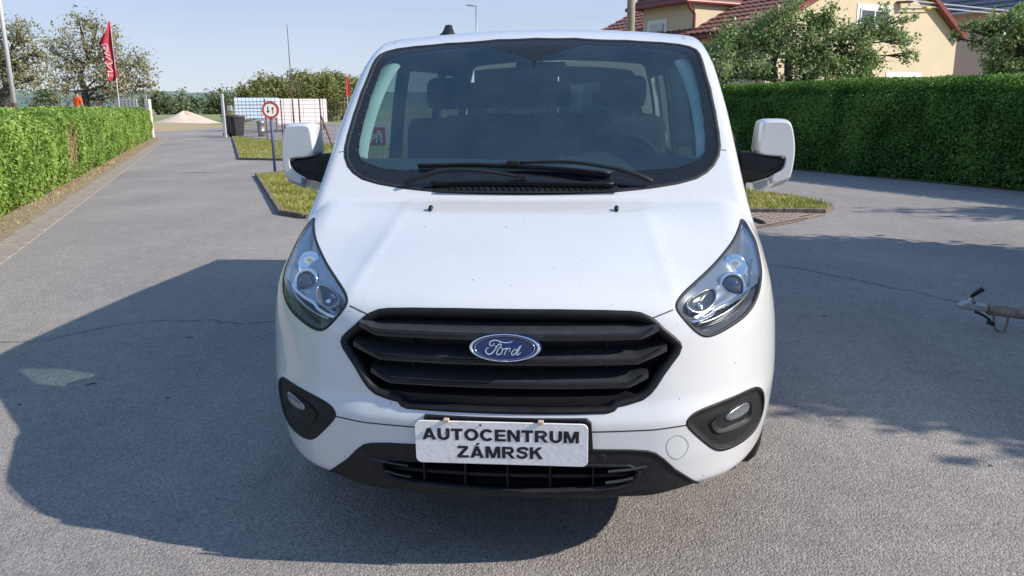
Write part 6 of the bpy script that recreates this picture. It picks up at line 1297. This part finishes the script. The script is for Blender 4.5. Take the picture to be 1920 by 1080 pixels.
GL = {'A': (1.0, [('poly', [(0, 0), (0.27, 0), (0.63, 1), (0.37, 1)]), ('poly', [(1, 0), (0.73, 0), (0.37, 1), (0.63, 1)]), ('poly', [(0.2, 0.18), (0.8, 0.18), (0.74, 0.37), (0.26, 0.37)])]),
      'U': (0.88, [rect(0, 0.38, 0.26, 1), rect(0.62, 0.38, 0.88, 1), arc_piece(0.44, 0.38, 0.44, 0.395, 0.18, 0.17, 180, 360)]),
      'T': (0.84, [rect(0, 0.78, 0.84, 1), rect(0.29, 0, 0.55, 0.80)]),
      'O': (1.02, [arc_piece(0.51, 0.5, 0.51, 0.52, 0.25, 0.29, 0, 360, 36)]),
      'C': (0.96, [arc_piece(0.51, 0.5, 0.51, 0.52, 0.25, 0.29, 38, 322, 30)]),
      'E': (0.78, [rect(0, 0, 0.26, 1), rect(0.2, 0.79, 0.77, 1), rect(0.2, 0.405, 0.72, 0.605), rect(0.2, 0, 0.79, 0.21)]),
      'N': (0.90, [rect(0, 0, 0.25, 1), rect(0.65, 0, 0.90, 1), ('poly', [(0, 1), (0.27, 1), (0.90, 0), (0.63, 0)])]),
      'R': (0.94, [rect(0, 0, 0.26, 1), rect(0.2, 0.80, 0.56, 1), rect(0.2, 0.39, 0.56, 0.58), arc_piece(0.56, 0.695, 0.31, 0.305, 0.08, 0.11, -90, 90), ('poly', [(0.36, 0.42), (0.62, 0.45), (0.96, 0), (0.66, 0)])]),
      'M': (1.08, [rect(0, 0, 0.24, 1), rect(0.84, 0, 1.08, 1), ('poly', [(0.06, 1), (0.34, 1), (0.64, 0), (0.42, 0)]), ('poly', [(1.02, 1), (0.74, 1), (0.44, 0), (0.66, 0)])]),
      'Z': (0.82, [rect(0.03, 0.79, 0.80, 1), rect(0, 0, 0.83, 0.21), ('poly', [(0.50, 0.80), (0.80, 0.80), (0.32, 0.20), (0, 0.20)])]),
      'K': (0.94, [rect(0, 0, 0.26, 1), ('poly', [(0.2, 0.30), (0.2, 0.58), (0.60, 1), (0.92, 1)]), ('poly', [(0.34, 0.52), (0.56, 0.66), (0.96, 0), (0.65, 0)])])}
_S = smooth_line([(0.80, 0.72), (0.66, 0.885), (0.42, 0.90), (0.18, 0.82), (0.16, 0.66), (0.40, 0.55), (0.62, 0.46), (0.68, 0.28), (0.55, 0.13), (0.38, 0.10), (0.18, 0.15), (0.04, 0.32)], 5)
_T = np.gradient(_S, axis=0); _T /= np.linalg.norm(_T, axis=1, keepdims=True)
GL['S'] = (0.84, [('strip', [((p[0] - t[1] * 0.12, p[1] + t[0] * 0.11), (p[0] + t[1] * 0.12, p[1] - t[0] * 0.11)) for p, t in zip(_S, _T)])])
GL['\u00c1'] = (1.0, GL['A'][1] + [('poly', [(0.40, 1.07), (0.56, 1.07), (0.78, 1.27), (0.52, 1.27)])])
def line_text(body, pxa, pxb, cap):
    a, b = on_board(*pxa), on_board(*pxb); wdt = np.linalg.norm(b - a); ux = (b - a) / wdt; vy = np.cross(bn, ux); gap = 0.10; tot = sum(GL[c][0] for c in body) + gap * (len(body) - 1); sx = wdt / tot; x = 0.0
    for c in body:
        m_ = MB(); w_, pcs = GL[c]
        for k, (kd, pts) in enumerate(pcs):
            f = lambda p: a + ux * (x + p[0]) * sx + vy * p[1] * cap + bn * (0.0006 + 0.00012 * k)
            if kd == 'poly': m_.poly([f(p) for p in pts])
            else: m_.quadgrid(np.array([[f(p), f(q)] for p, q in pts]))
        m_.build('letter', MT['ink'], plate, fix=False); x += w_ + gap
line_text('AUTOCENTRUM', (792, 823.5), (1085.5, 831.5), float(np.linalg.norm(on_board(945, 805.5) - on_board(945, 827.5))))
line_text('Z\u00c1MRSK', (858, 857.5), (1018, 861), float(np.linalg.norm(on_board(920, 838) - on_board(920, 860))))
for px in (837, 1014):
    c = on_board(px, 786 + (px - 778) * 0.024) + bn * 0.003; m_ = MB(); m_.box(c, (0.017, 0.012, 0.016), M4.to_3x3(), bev=0.002); m_.build('hook', mat('hook_beige', srgb(196, 172, 150), 0.6, var=0.1) if px == 837 else bpy.data.materials['hook_beige'], plate)
for px, py in ((837, 812), (1020, 816), (901, 797)):
    c = on_board(px, py); m_ = MB(); m_.quadgrid(np.array([[c + bn * h + r * (bx_u * math.cos(a) + bv_u * math.sin(a)) for a in np.linspace(0, 6.28, 12, endpoint=False)] for r, h in ((0.004, 0.0), (0.0035, 0.002), (0.0005, 0.0024))]), closed_v=True); m_.build('rivet', MT['rust'], plate)
